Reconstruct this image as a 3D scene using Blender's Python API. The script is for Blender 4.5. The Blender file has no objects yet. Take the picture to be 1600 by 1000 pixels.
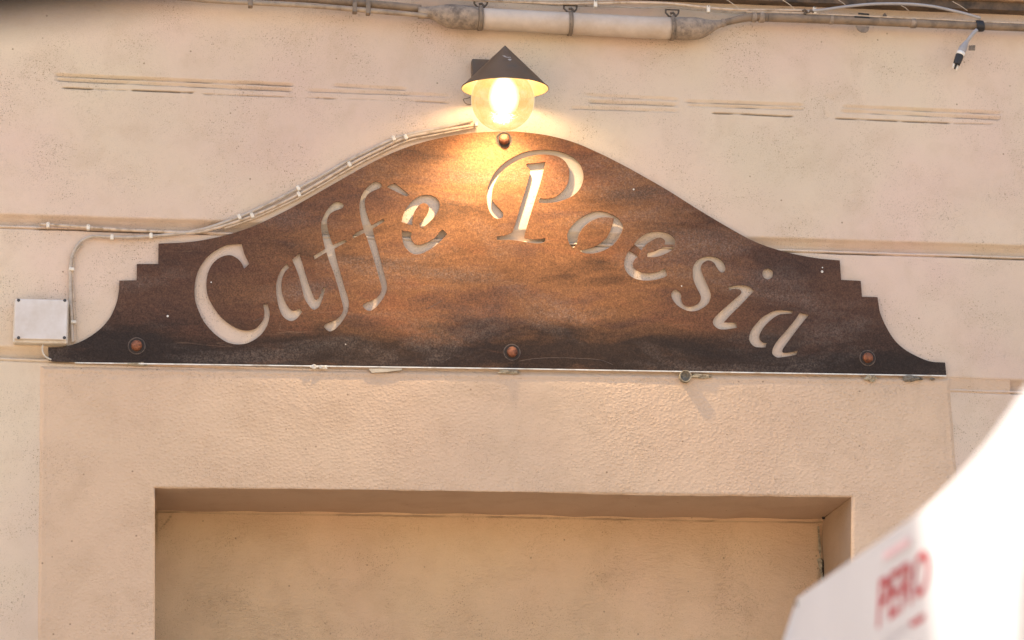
import bpy, bmesh, math, random
import numpy as np
from mathutils import Vector, Matrix

random.seed(7)
rng = np.random.default_rng(11)
S = bpy.context.scene
COL = S.collection

# ------------------------------------------------------------------ camera
F = 4144.0                                   # focal length in photo pixels (1600 wide)
n_ = np.array([-558., -1096., -4144.]); n_ /= np.linalg.norm(n_)
x_ = np.array([32200., -728., -4144.]); x_ -= n_ * (x_ @ n_); x_ /= np.linalg.norm(x_)
z_ = np.cross(x_, n_)
R = np.stack([x_, n_, z_], 1)                # world -> camera axes
CAM = np.array([0., -7.95, 1.6])
cam = bpy.data.cameras.new("camera")
cam_o = bpy.data.objects.new("camera", cam); COL.objects.link(cam_o)
cam.sensor_width = 36.0; cam.lens = F / 1600 * 36.0
cam.clip_start = 0.05; cam.clip_end = 3000
M4 = Matrix([list(r) for r in R.T]).to_4x4(); M4.translation = Vector(CAM)
cam_o.matrix_world = M4
cam.dof.use_dof = True
cam.dof.focus_distance = 8.22
cam.dof.aperture_fstop = 2.6
S.camera = cam_o

# ------------------------------------------------------------------ light
SUN = Vector((-0.50, 0.30, 0.81)).normalized()
w = bpy.data.worlds.new("World"); S.world = w; w.use_nodes = True
nt = w.node_tree; nt.nodes.clear()
wo = nt.nodes.new("ShaderNodeOutputWorld"); bg = nt.nodes.new("ShaderNodeBackground")
sky = nt.nodes.new("ShaderNodeTexSky"); sky.sky_type = 'NISHITA'; sky.sun_disc = False
sky.sun_elevation = math.asin(SUN.z); sky.sun_rotation = math.atan2(SUN.x, SUN.y)
sky.dust_density = 2.5; sky.air_density = 1.0; sky.ozone_density = 1.0
bg.inputs[1].default_value = 0.12
nt.links.new(sky.outputs[0], bg.inputs[0]); nt.links.new(bg.outputs[0], wo.inputs[0])
sl = bpy.data.lights.new("sun", 'SUN'); sl.energy = 4.0; sl.angle = math.radians(0.53); sl.color = (1.0, 0.93, 0.82)
so = bpy.data.objects.new("sun", sl); COL.objects.link(so)
so.rotation_euler = SUN.to_track_quat('Z', 'Y').to_euler()
S.view_settings.view_transform = 'Standard'; S.view_settings.look = 'None'
S.view_settings.gamma = 1.0; S.view_settings.use_curve_mapping = False
S.view_settings.exposure = 1.64
S.cycles.max_bounces = 8; S.cycles.transparent_max_bounces = 12
S.cycles.caustics_reflective = False; S.cycles.caustics_refractive = False
S.cycles.sample_clamp_indirect = 6.0
try:
    S.cycles.use_denoising = True; S.cycles.denoiser = 'OPENIMAGEDENOISE'; S.cycles.denoising_input_passes = 'RGB_ALBEDO_NORMAL'; S.cycles.denoising_prefilter = 'ACCURATE'
except Exception:
    pass

# ------------------------------------------------------------------ photo pixel -> point on a real plane
def ray(px, py): return R.T @ np.array([px - 800., 500. - py, -F])
def P(px, py, y=0.0):
    d = ray(px, py); return CAM + d * ((y - CAM[1]) / d[1])
def PX(px, py, x):
    d = ray(px, py); return CAM + d * ((x - CAM[0]) / d[0])
def PZ(px, py, z):
    d = ray(px, py); return CAM + d * ((z - CAM[2]) / d[2])
PXM = 0.00202                                # metres per photo pixel on the wall

def lin(r, g, b):
    f = lambda c: c / 12.92 if c <= 0.04045 else ((c + 0.055) / 1.055) ** 2.4
    return (f(r / 255), f(g / 255), f(b / 255), 1.0)

# ------------------------------------------------------------------ object helpers
def wloc(o):
    v = Vector((0, 0, 0))
    while o is not None:
        v += o.location; o = o.parent
    return v
def thing(name, loc, label, cat, group=None):
    o = bpy.data.objects.new(name, None); COL.objects.link(o); o.location = loc
    o.empty_display_size = 0.05
    o['label'] = label; o['category'] = cat
    if group: o['group'] = group
    return o
def obj(name, verts, faces, mat, parent=None, smooth=False, label=None):
    off = np.array(wloc(parent)) if parent is not None else np.zeros(3)
    v = np.asarray(verts, float) - off
    me = bpy.data.meshes.new(name); me.from_pydata(v.tolist(), [], [list(map(int, f)) for f in faces]); me.update()
    me.materials.append(mat)
    if smooth: me.polygons.foreach_set("use_smooth", [True] * len(me.polygons))
    o = bpy.data.objects.new(name, me); COL.objects.link(o)
    if parent is not None: o.parent = parent
    if label: o['label'] = label
    return o
def tag(o, label=None, cat=None, group=None, kind=None):
    if label: o['label'] = label
    if cat: o['category'] = cat
    if group: o['group'] = group
    if kind: o['kind'] = kind
    return o
def join(parts):
    V, Fc, n = [], [], 0
    for v, f in parts:
        V += [tuple(p) for p in v]; Fc += [[i + n for i in q] for q in f]; n += len(v)
    return V, Fc
def box(a, b):
    x0, y0, z0 = a; x1, y1, z1 = b
    v = [(x0,y0,z0),(x1,y0,z0),(x1,y1,z0),(x0,y1,z0),(x0,y0,z1),(x1,y0,z1),(x1,y1,z1),(x0,y1,z1)]
    return v, [(0,3,2,1),(4,5,6,7),(0,1,5,4),(1,2,6,5),(2,3,7,6),(3,0,4,7)]
def bevel(o, wdt, seg=2):
    m = o.modifiers.new("bevel", 'BEVEL'); m.width = wdt; m.segments = seg; m.limit_method = 'ANGLE'; return o
def tube(path, rad, n=12, cap=True):
    path = [Vector(p) for p in path]
    if not hasattr(rad, '__len__'): rad = [rad] * len(path)
    V, Fc = [], []
    up = Vector((0, -1, 0.05))
    for i, p in enumerate(path):
        t = (path[min(i + 1, len(path) - 1)] - path[max(i - 1, 0)]).normalized()
        a = t.cross(up)
        if a.length < 1e-4: a = t.cross(Vector((0, 0, 1)))
        a.normalize(); b = t.cross(a).normalized()
        for k in range(n):
            th = 2 * math.pi * k / n
            V.append(tuple(p + (a * math.cos(th) + b * math.sin(th)) * rad[i]))
    for i in range(len(path) - 1):
        for k in range(n):
            Fc.append((i*n+k, i*n+(k+1) % n, (i+1)*n+(k+1) % n, (i+1)*n+k))
    if cap:
        Fc.append(tuple(range(n))[::-1]); Fc.append(tuple((len(path)-1)*n + k for k in range(n)))
    return V, Fc
def lathe(profile, c, n=48, axis='z'):
    """profile: list of (r, h) along the axis through c"""
    V, Fc = [], []
    for r, h in profile:
        for k in range(n):
            th = 2 * math.pi * k / n
            if axis == 'z': V.append((c[0] + r*math.cos(th), c[1] + r*math.sin(th), c[2] + h))
            else: V.append((c[0] + r*math.cos(th), c[1] - h, c[2] + r*math.sin(th)))
    for i in range(len(profile) - 1):
        for k in range(n):
            q = (i*n+k, i*n+(k+1) % n, (i+1)*n+(k+1) % n, (i+1)*n+k)
            Fc.append(q)
    return V, Fc
def catmull(pts, sub=6, closed=False):
    P_ = [np.array(p, float) for p in pts]; N = len(P_); out = []
    rngs = range(N) if closed else range(N - 1)
    for i in rngs:
        p1, p2 = P_[i], P_[(i+1) % N]
        p0 = P_[i-1] if (closed or i > 0) else 2*p1 - p2
        p3 = P_[(i+2) % N] if (closed or i + 2 < N) else 2*p2 - p1
        for s in range(sub):
            t = s / sub
            out.append(0.5*((2*p1) + (-p0+p2)*t + (2*p0-5*p1+4*p2-p3)*t*t + (-p0+3*p1-3*p2+p3)*t**3))
    if not closed: out.append(P_[-1])
    return out
def outline(pts, sub=5):
    """closed outline through (x, y) points; a third value marks a corner"""
    ci = [i for i, p in enumerate(pts) if len(p) > 2]
    if not ci: return catmull([p[:2] for p in pts], sub, True)
    out = []
    for a, i in enumerate(ci):
        j = ci[(a+1) % len(ci)]
        seg = []; k = i
        while True:
            seg.append(pts[k][:2])
            k = (k + 1) % len(pts)
            if k == j: seg.append(pts[j][:2]); break
        c = catmull(seg, sub if len(seg) > 2 else 1)
        out += c[:-1]
    return out

# ------------------------------------------------------------------ material helpers
class NT:
    def __init__(s, name):
        s.m = bpy.data.materials.new(name); s.m.use_nodes = True
        s.t = s.m.node_tree; s.b = s.t.nodes["Principled BSDF"]; s.out = s.t.nodes["Material Output"]
        s.tc = s.t.nodes.new("ShaderNodeTexCoord")
    def n(s, typ, **kw):
        q = s.t.nodes.new(typ)
        for k, v in kw.items(): setattr(q, k, v)
        return q
    def l(s, a, b): s.t.links.new(a, b)
    def mapping(s, scale=(1, 1, 1), rot=(0, 0, 0), loc=(0, 0, 0)):
        m = s.n("ShaderNodeMapping"); m.inputs['Scale'].default_value = scale
        m.inputs['Rotation'].default_value = rot; m.inputs['Location'].default_value = loc
        s.l(s.tc.outputs['Object'], m.inputs[0]); return m.outputs[0]
    def noise(s, scale, detail=4, rough=0.55, vec=None, dist=0.0):
        q = s.n("ShaderNodeTexNoise"); q.inputs['Scale'].default_value = scale
        q.inputs['Detail'].default_value = detail; q.inputs['Roughness'].default_value = rough
        q.inputs['Distortion'].default_value = dist
        s.l(vec if vec is not None else s.tc.outputs['Object'], q.inputs['Vector']); return q.outputs['Fac']
    def ramp(s, fac, stops):
        q = s.n("ShaderNodeValToRGB"); e = q.color_ramp.elements
        while len(e) < len(stops): e.new(0.5)
        for el, (p, c) in zip(e, stops):
            el.position = p; el.color = c if len(c) == 4 else (*c, 1)
        s.l(fac, q.inputs[0]); return q.outputs[0]
    def mix(s, a, b, fac, mode='MIX'):
        q = s.n("ShaderNodeMix", data_type='RGBA', blend_type=mode)
        for i, v in ((6, a), (7, b)):
            if hasattr(v, 'is_linked'): s.l(v, q.inputs[i])
            else: q.inputs[i].default_value = v
        if hasattr(fac, 'is_linked'): s.l(fac, q.inputs[0])
        else: q.inputs[0].default_value = fac
        return q.outputs[2]
    def math(s, op, a, b=0.0):
        q = s.n("ShaderNodeMath", operation=op)
        for i, v in ((0, a), (1, b)):
            if hasattr(v, 'is_linked'): s.l(v, q.inputs[i])
            else: q.inputs[i].default_value = v
        return q.outputs[0]
    def bump(s, h, dist, strength=1.0, prev=None):
        q = s.n("ShaderNodeBump"); q.inputs['Distance'].default_value = dist; q.inputs['Strength'].default_value = strength
        s.l(h, q.inputs['Height'])
        if prev is not None: s.l(prev, q.inputs['Normal'])
        return q.outputs[0]
    def done(s, color=None, rough=0.8, normal=None, metal=0.0, spec=None):
        b = s.b
        if color is not None:
            if hasattr(color, 'is_linked'): s.l(color, b.inputs['Base Color'])
            else: b.inputs['Base Color'].default_value = color
        if hasattr(rough, 'is_linked'): s.l(rough, b.inputs['Roughness'])
        else: b.inputs['Roughness'].default_value = rough
        if hasattr(metal, 'is_linked'): s.l(metal, b.inputs['Metallic'])
        else: b.inputs['Metallic'].default_value = metal
        if spec is not None: b.inputs['Specular IOR Level'].default_value = spec
        if normal is not None: s.l(normal, b.inputs['Normal'])
        return s.m

BLK = (0, 0, 0, 1); WHT = (1, 1, 1, 1)
def plaster(name, base, tint, stain, pits=0.55, stipple=0.0, trowel=0.0, grain=1.0):
    s = NT(name)
    big = s.noise(1.7, 3, 0.5); mid = s.noise(9, 5, 0.6, dist=0.4); fine = s.noise(240, 3, 0.6)
    c = s.mix(base, tint, s.ramp(big, [(0.35, BLK), (0.68, WHT)]))
    c = s.mix(c, stain, s.math('MULTIPLY', s.ramp(mid, [(0.50, BLK), (0.78, WHT)]), 0.45))
    cl = s.ramp(s.noise(0.9, 4, 0.6, None, 0.6), [(0.30, (0.90, 0.89, 0.88)), (0.70, (1.05, 1.05, 1.05))])
    c = s.mix(c, cl, 1.0, 'MULTIPLY')
    # scattered pits and specks, denser in patches
    v = s.n("ShaderNodeTexVoronoi"); v.inputs['Scale'].default_value = 165
    s.l(s.tc.outputs['Object'], v.inputs['Vector'])
    patch = s.ramp(s.noise(5.5, 4, 0.6), [(0.42, BLK), (0.62, WHT)])
    pit = s.ramp(v.outputs['Distance'], [(0.0, WHT), (0.17, WHT), (0.36, BLK)])
    pit2 = s.ramp(s.noise(310, 2, 0.5), [(0.56, BLK), (0.68, WHT)])
    rnd = s.n("ShaderNodeSeparateColor"); s.l(v.outputs['Color'], rnd.inputs[0])
    some = s.ramp(rnd.outputs[0], [(0.70, BLK), (0.80, WHT)])
    pp = s.math('MULTIPLY', s.math('MULTIPLY', pit, some), patch)
    pq = s.math('MULTIPLY', pit2, s.math('ADD', s.math('MULTIPLY', patch, 0.75), 0.18))
    dark = s.mix(c, (stain[0]*0.45, stain[1]*0.42, stain[2]*0.38, 1), 1.0)
    c = s.mix(c, dark, s.math('MULTIPLY', s.math('MAXIMUM', pp, s.math('MULTIPLY', pq, 0.62)), pits))
    # rare larger specks
    v2 = s.n("ShaderNodeTexVoronoi"); v2.inputs['Scale'].default_value = 16
    s.l(s.tc.outputs['Object'], v2.inputs['Vector'])
    sp = s.n("ShaderNodeSeparateColor"); s.l(v2.outputs['Color'], sp.inputs[0])
    sp = s.math('MULTIPLY', s.ramp(v2.outputs['Distance'], [(0.03, WHT), (0.06, BLK)]), s.ramp(sp.outputs[1], [(0.6, BLK), (0.65, WHT)]))
    c = s.mix(c, (0.16, 0.10, 0.055, 1), s.math('MULTIPLY', sp, 0.65))
    # base colour darkened along the grooves, ledge lines, cracks and corners
    at = s.n("ShaderNodeAttribute"); at.attribute_name = "crease_dark"
    c = s.mix(c, (0.055, 0.042, 0.03, 1), at.outputs['Fac'])
    h = s.math('SUBTRACT', s.math('MULTIPLY', fine, 0.6), s.math('MAXIMUM', pp, s.math('MULTIPLY', pq, 0.6)))
    nn = s.bump(h, 0.0016 * grain, 0.8)
    nn = s.bump(s.noise(42, 4, 0.6), 0.004, 0.55, nn)
    if stipple:
        sv = s.n("ShaderNodeTexVoronoi"); sv.inputs['Scale'].default_value = 96
        s.l(s.mapping((0.9, 1.0, 1.2)), sv.inputs['Vector'])
        st_ = s.math('ADD', s.ramp(sv.outputs['Distance'], [(0.05, WHT), (0.40, (0.35,)*3), (0.75, BLK)]), s.math('MULTIPLY', s.noise(55, 3, 0.6), 0.7))
        amt = s.ramp(s.noise(1.9, 3, 0.5), [(0.30, (0.25,)*3), (0.62, WHT)])
        hh = s.math('MULTIPLY', st_, amt)
        nn = s.bump(hh, 0.0024 * stipple, 1.0, nn)
    if trowel:
        hh = s.noise(5, 5, 0.6, s.mapping((1.0, 1, 2.2), (0, math.radians(-28), 0)), 2.0)
        h2 = s.noise(120, 4, 0.7, s.mapping((0.32, 1, 1.2), (0, math.radians(-36), 0)), 1.2)
        msk = s.ramp(s.noise(4.2, 4, 0.6, None, 0.8), [(0.44, BLK), (0.62, WHT)])
        nn = s.bump(hh, 0.0022 * trowel, 0.6, nn)
        nn = s.bump(s.math('MULTIPLY', h2, s.math('ADD', s.math('MULTIPLY', msk, 0.65), 0.35)), 0.0027 * trowel, 0.9, nn)
        c = s.mix(c, stain, s.math('MULTIPLY', s.math('MULTIPLY', s.ramp(h2, [(0.5, BLK), (0.72, WHT)]), msk), 0.16))
    return s.done(c, 0.93, nn, spec=0.12)

def plain(name, color, rough=0.6, metal=0.0, var=0.25, scale=25, bumpd=0.0005, dirt=None, dscale=14):
    s = NT(name)
    n1 = s.noise(scale, 5, 0.62)
    d = tuple(c * (1 - var) for c in color[:3]) + (1,); u = tuple(min(1, c * (1 + var * 0.6)) for c in color[:3]) + (1,)
    c = s.ramp(n1, [(0.3, d), (0.7, u)])
    if dirt:
        c = s.mix(c, dirt, s.ramp(s.noise(dscale, 5, 0.7), [(0.48, BLK), (0.66, WHT)]))
    nn = s.bump(s.noise(scale * 9, 3, 0.6), bumpd, 0.7)
    return s.done(c, s.ramp(n1, [(0.2, (rough * 0.85,)*3), (0.8, (min(1, rough * 1.12),)*3)]), nn, metal)

M = {}
M['wall'] = plaster("wall_plaster", (0.67, 0.545, 0.395, 1), (0.68, 0.505, 0.400, 1), (0.54, 0.400, 0.270, 1), pits=0.75)
M['surround'] = plaster("surround_plaster", (0.65, 0.475, 0.325, 1), (0.63, 0.445, 0.305, 1), (0.50, 0.345, 0.22, 1), pits=0.35, stipple=0.9)
M['niche'] = plaster("niche_plaster", (0.69, 0.485, 0.290, 1), (0.69, 0.465, 0.295, 1), (0.57, 0.375, 0.22, 1), pits=0.6, trowel=1.9)
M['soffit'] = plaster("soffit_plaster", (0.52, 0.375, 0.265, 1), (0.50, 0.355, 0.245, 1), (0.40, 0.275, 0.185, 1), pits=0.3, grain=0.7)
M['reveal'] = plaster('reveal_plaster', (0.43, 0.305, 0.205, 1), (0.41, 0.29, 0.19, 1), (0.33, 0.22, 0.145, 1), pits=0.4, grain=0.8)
M['paint_cable'] = plain("painted_cable", (0.60, 0.46, 0.33, 1), 0.62, var=0.14, dirt=(0.34, 0.24, 0.15, 1), dscale=30)
M['pale_cable'] = plain("greyish_painted_cable", (0.50, 0.41, 0.32, 1), 0.55, var=0.12, dirt=(0.36, 0.28, 0.20, 1), dscale=30)
M['grey_cable'] = plain("grey_cable", (0.42, 0.37, 0.32, 1), 0.5, var=0.15, dirt=(0.22, 0.18, 0.14, 1), dscale=30)
M['clip'] = plain("white_clip", (0.74, 0.66, 0.54, 1), 0.5, var=0.1)
M['pipe_brown'] = plain("brown_pipe", (0.235, 0.165, 0.105, 1), 0.7, var=0.25, dirt=(0.12, 0.085, 0.055, 1))
M['pipe_mid'] = plain('mid_brown_pipe', (0.36, 0.265, 0.175, 1), 0.6, var=0.2, dirt=(0.2, 0.14, 0.09, 1))
M['pipe_tan'] = plain("tan_pipe", (0.56, 0.45, 0.35, 1), 0.5, var=0.10, dirt=(0.46, 0.35, 0.255, 1), dscale=5)
M['sleeve'] = plain("lead_sleeve", (0.34, 0.255, 0.18, 1), 0.7, 0.0, var=0.4, scale=55, bumpd=0.003, dirt=(0.13, 0.097, 0.073, 1), dscale=24)
M['iron'] = plain("old_iron", (0.13, 0.095, 0.068, 1), 0.75, 0.2, var=0.4, dirt=(0.05, 0.04, 0.03, 1), dscale=60)
M['strap'] = plain("grey_strap", (0.26, 0.19, 0.13, 1), 0.65, 0.2, var=0.3, dirt=(0.10, 0.08, 0.06, 1), dscale=50)
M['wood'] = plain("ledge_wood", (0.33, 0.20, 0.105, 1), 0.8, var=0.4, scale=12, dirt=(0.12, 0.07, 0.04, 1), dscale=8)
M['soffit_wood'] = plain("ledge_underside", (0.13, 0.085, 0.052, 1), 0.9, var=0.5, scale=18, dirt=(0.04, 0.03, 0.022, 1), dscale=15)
M['black'] = plain("black_rubber", (0.016, 0.014, 0.013, 1), 0.55, var=0.3, scale=60)
M['grey_plastic'] = plain("grey_plastic", (0.36, 0.33, 0.31, 1), 0.5, var=0.15)
M['white_plastic'] = plain("white_plastic", (0.66, 0.60, 0.545, 1), 0.45, var=0.05, scale=6, dirt=(0.56, 0.48, 0.40, 1), dscale=4)
M['box_body'] = plain("cream_plastic", (0.62, 0.54, 0.43, 1), 0.5, var=0.08, dirt=(0.42, 0.33, 0.23, 1), dscale=14)
M['screw'] = plain("dark_screw", (0.07, 0.065, 0.06, 1), 0.5, 0.5, var=0.3, scale=80)
M['trim'] = plain("white_trim", (0.80, 0.76, 0.68, 1), 0.4, var=0.12, scale=30, dirt=(0.5, 0.42, 0.32, 1), dscale=22)
M['putty'] = plain("old_putty", (0.52, 0.43, 0.29, 1), 0.9, var=0.4, scale=70, bumpd=0.006, dirt=(0.17, 0.125, 0.08, 1), dscale=55)
M['stone'] = plain("grey_stone", (0.30, 0.26, 0.20, 1), 0.85, var=0.5, scale=70, bumpd=0.005, dirt=(0.06, 0.05, 0.035, 1), dscale=60)
M['wedge'] = plain("wedge_wood", (0.50, 0.42, 0.31, 1), 0.7, var=0.2)
M['void'] = plain("crack_void", (0.012, 0.009, 0.007, 1), 0.95, var=0.2)
M['wire'] = plain("thin_wire", (0.62, 0.50, 0.36, 1), 0.5, var=0.2)
M['lamp_metal'] = plain("lamp_metal", (0.130, 0.080, 0.045, 1), 0.55, 0.15, var=0.25, scale=18, bumpd=0.0006, dirt=(0.088, 0.07, 0.052, 1), dscale=9)
M['lamp_inner'] = plain("lamp_inner_enamel", (0.34, 0.23, 0.11, 1), 0.5, var=0.25, scale=30)
M['paint_chip'] = plain("bare_chip", (0.42, 0.36, 0.31, 1), 0.6, var=0.1)
M['bolt'] = plain("copper_bolt", (0.33, 0.125, 0.062, 1), 0.5, 0.55, var=0.45, scale=110, bumpd=0.002, dirt=(0.13, 0.05, 0.03, 1), dscale=80)
M['washer'] = plain('dark_washer', (0.045, 0.031, 0.023, 1), 0.7, 0.2, var=0.4, scale=90)
M['washer_rim'] = plain('pale_washer_rim', (0.15, 0.105, 0.08, 1), 0.7, 0.2, var=0.5, scale=90, dirt=(0.05, 0.036, 0.028, 1), dscale=70)
M['ground'] = plain("stone_paving", (0.46, 0.36, 0.26, 1), 0.85, var=0.25, scale=1.5, bumpd=0.003)
M['awning'] = plain("brown_awning_cloth", (0.018, 0.012, 0.008, 1), 0.9, var=0.3, scale=8)

def sign_metal():
    s = NT("patinated_sheet_metal")
    o = s.tc.outputs['Object']
    sx = s.n("ShaderNodeSeparateXYZ"); s.l(o, sx.inputs[0])
    st = s.noise(3.0, 8, 0.66, s.mapping((0.60, 1, 2.1), (0, math.radians(7), 0)), 0.35)
    st2 = s.noise(5.5, 8, 0.68, s.mapping((0.5, 1, 1.8), (0, math.radians(-20), 0), (3, 1, 7)), 0.5)
    fine = s.noise(260, 3, 0.65); gr = s.noise(90, 4, 0.7)
    purple = (0.120, 0.060, 0.036, 1); orange = (0.250, 0.110, 0.044, 1); dark = (0.060, 0.034, 0.020, 1)
    mid = (0.155, 0.069, 0.029, 1); ash = (0.27, 0.195, 0.150, 1); rust = (0.28, 0.105, 0.045, 1)
    c = s.ramp(st, [(0.31, dark), (0.41, mid), (0.505, orange), (0.58, (0.178, 0.078, 0.038, 1)), (0.66, purple), (0.78, dark)])
    c = s.mix(c, rust, s.math('MULTIPLY', s.ramp(st2, [(0.52, BLK), (0.66, WHT)]), 0.55))
    # the old plate has weathered purple-brown towards both wings
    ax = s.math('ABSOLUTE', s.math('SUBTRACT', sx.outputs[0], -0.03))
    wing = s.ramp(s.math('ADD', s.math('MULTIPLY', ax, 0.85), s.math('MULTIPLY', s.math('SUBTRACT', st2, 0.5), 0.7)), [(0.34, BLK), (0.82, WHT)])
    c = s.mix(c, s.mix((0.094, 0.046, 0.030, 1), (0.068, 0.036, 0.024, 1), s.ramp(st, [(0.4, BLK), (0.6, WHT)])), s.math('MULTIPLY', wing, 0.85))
    # dark stain band that water left above the lower edge
    zz = s.math('ADD', sx.outputs[2], s.math('MULTIPLY', s.math('SUBTRACT', st2, 0.5), 0.34))
    q = s.n("ShaderNodeMapRange"); q.inputs[1].default_value = -0.40; q.inputs[2].default_value = 0.40
    s.l(zz, q.inputs[0])
    band = s.ramp(q.outputs[0], [(0.0, (0.25,)*3), (0.06, (0.35,)*3), (0.14, WHT), (0.225, WHT), (0.38, BLK)])
    c = s.mix(c, (0.026, 0.018, 0.013, 1), s.math('MULTIPLY', band, 0.88))
    # rust along the very bottom edge
    low = s.ramp(q.outputs[0], [(0.0, WHT), (0.03, WHT), (0.075, BLK)])
    c = s.mix(c, (0.20, 0.105, 0.055, 1), s.math('MULTIPLY', low, s.math('MULTIPLY', s.ramp(s.noise(7, 5, 0.6), [(0.4, BLK), (0.6, WHT)]), 0.7)))
    # ashy bloom in patches
    am = s.ramp(s.noise(3.4, 5, 0.62, s.mapping((0.6, 1, 1.9), (0, 0, 0), (9, 0, 3)), 0.5), [(0.49, BLK), (0.68, WHT)])
    ag = s.ramp(s.noise(170, 4, 0.7), [(0.36, BLK), (0.70, WHT)])
    c = s.mix(c, ash, s.math('MULTIPLY', s.math('MULTIPLY', am, ag), 0.58))
    # grain
    c = s.mix(c, (1, 1, 1, 1), 0.0)
    c = s.mix(c, s.ramp(fine, [(0.30, (0.40,)*3), (0.5, (1.0,)*3), (0.72, (1.9, 1.8, 1.7))]), 0.66, 'MULTIPLY')
    c = s.mix(c, s.ramp(gr, [(0.3, (0.75,)*3), (0.7, (1.25,)*3)]), 0.6, 'MULTIPLY')
    # scratches
    wv = s.noise(14, 2, 0.4, s.mapping((0.12, 1, 2.4), (0, math.radians(38), 0)), 0.3)
    sc = s.ramp(wv, [(0.497, BLK), (0.5, WHT), (0.503, BLK)])
    c = s.mix(c, (0.33, 0.2, 0.12, 1), s.math('MULTIPLY', s.math('MULTIPLY', sc, s.ramp(st2, [(0.5, BLK), (0.62, WHT)])), 0.4))
    nn = s.bump(fine, 0.0006, 0.55); nn = s.bump(s.noise(2.2, 2, 0.5), 0.010, 0.25, nn)
    rg = s.ramp(st2, [(0.3, (0.54,)*3), (0.7, (0.68,)*3)])
    return s.done(c, rg, nn, 0.55, 0.4)
M['sign'] = sign_metal()

def cloth_mat():
    s = NT("white_parasol_cloth")
    c = s.ramp(s.noise(3, 3, 0.5), [(0.3, (0.58, 0.56, 0.555, 1)), (0.7, (0.63, 0.61, 0.605, 1))])
    d = s.n("ShaderNodeBsdfDiffuse"); t = s.n("ShaderNodeBsdfTranslucent"); m = s.n("ShaderNodeMixShader")
    s.l(c, d.inputs[0]); s.l(c, t.inputs[0]); m.inputs[0].default_value = 0.35
    nn = s.bump(s.noise(420, 2, 0.5), 0.0006, 0.6); s.l(nn, d.inputs['Normal'])
    s.l(d.outputs[0], m.inputs[1]); s.l(t.outputs[0], m.inputs[2]); s.l(m.outputs[0], s.out.inputs[0])
    return s.m
M['cloth'] = cloth_mat()
M['red_print'] = plain("red_print", (0.33, 0.010, 0.018, 1), 0.8, var=0.12)
M['pale_print'] = plain("pale_pink_print", (0.62, 0.40, 0.41, 1), 0.8, var=0.1)

def globe_mat():
    s = NT("seeded_amber_glass")
    t = s.n("ShaderNodeBsdfTransparent"); e = s.n("ShaderNodeEmission"); g = s.n("ShaderNodeBsdfGlossy")
    n1 = s.noise(19, 5, 0.68, dist=0.8); n2 = s.noise(150, 3, 0.6)
    lw = s.n("ShaderNodeLayerWeight"); lw.inputs[0].default_value = 0.45
    c = s.ramp(s.math('ADD', s.math('MULTIPLY', n1, 0.75), s.math('MULTIPLY', n2, 0.25)), [(0.38, (0.90, 0.50, 0.15, 1)), (0.52, (1.0, 0.64, 0.27, 1)), (0.66, (1.0, 0.76, 0.42, 1))])
    c = s.mix(c, (1.0, 0.84, 0.58, 1), s.ramp(lw.outputs['Facing'], [(0.72, BLK), (0.97, WHT)]))
    s.l(c, e.inputs[0]); e.inputs[1].default_value = 0.41      # the frosted amber glass glows
    t.inputs[0].default_value = (1.0, 0.94, 0.80, 1); g.inputs['Roughness'].default_value = 0.15
    m = s.n("ShaderNodeMixShader"); m.inputs[0].default_value = 0.62
    s.l(t.outputs[0], m.inputs[1]); s.l(e.outputs[0], m.inputs[2])
    nn = s.bump(n2, 0.0012, 0.8); s.l(nn, g.inputs['Normal'])
    m2 = s.n("ShaderNodeMixShader"); m2.inputs[0].default_value = 0.05; s.l(m.outputs[0], m2.inputs[1]); s.l(g.outputs[0], m2.inputs[2])
    s.l(m2.outputs[0], s.out.inputs[0])
    return s.m
M['globe'] = globe_mat()
def bulb_mat(strength):
    s = NT("lit_bulb")
    e = s.n("ShaderNodeEmission"); e.inputs[0].default_value = (1.0, 0.80, 0.50, 1); e.inputs[1].default_value = strength
    t = s.n("ShaderNodeBsdfTransparent"); m = s.n("ShaderNodeMixShader")
    lw = s.n("ShaderNodeLayerWeight"); lw.inputs[0].default_value = 0.5
    s.l(s.math('POWER', s.math('SUBTRACT', 1.0, lw.outputs['Facing']), 2.4), m.inputs[0])
    s.l(t.outputs[0], m.inputs[1]); s.l(e.outputs[0], m.inputs[2]); s.l(m.outputs[0], s.out.inputs[0])
    return s.m
M['bulb'] = bulb_mat(3.0)

# ------------------------------------------------------------------ smooth noise in numpy for hand-made unevenness
def vnoise(x, y, scale, seed):
    x = np.asarray(x, float) / scale; y = np.asarray(y, float) / scale
    xi = np.floor(x).astype(int); yi = np.floor(y).astype(int); fx = x - xi; fy = y - yi
    fx = fx*fx*(3-2*fx); fy = fy*fy*(3-2*fy)
    def h(a, b):
        v = np.sin(a * 127.1 + b * 311.7 + seed * 74.7) * 43758.5453
        return v - np.floor(v)
    return (h(xi, yi)*(1-fx) + h(xi+1, yi)*fx)*(1-fy) + (h(xi, yi+1)*(1-fx) + h(xi+1, yi+1)*fx)*fy
def fbm(x, y, scale, seed, o=3):
    t, a, s = 0, 1.0, 0
    for i in range(o):
        t = t + a * vnoise(x, y, scale / 2**i, seed + i); s += a; a *= 0.5
    return t / s

# ================================================================== SETTING
gs = 600.0
g = obj("ground", [(-gs, -gs, 0), (gs, -gs, 0), (gs, gs, 0), (-gs, gs, 0)], [(0, 1, 2, 3)], M['ground'])
tag(g, "pale stone paving of the street in front of the cafe", None, None, 'structure')

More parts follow.
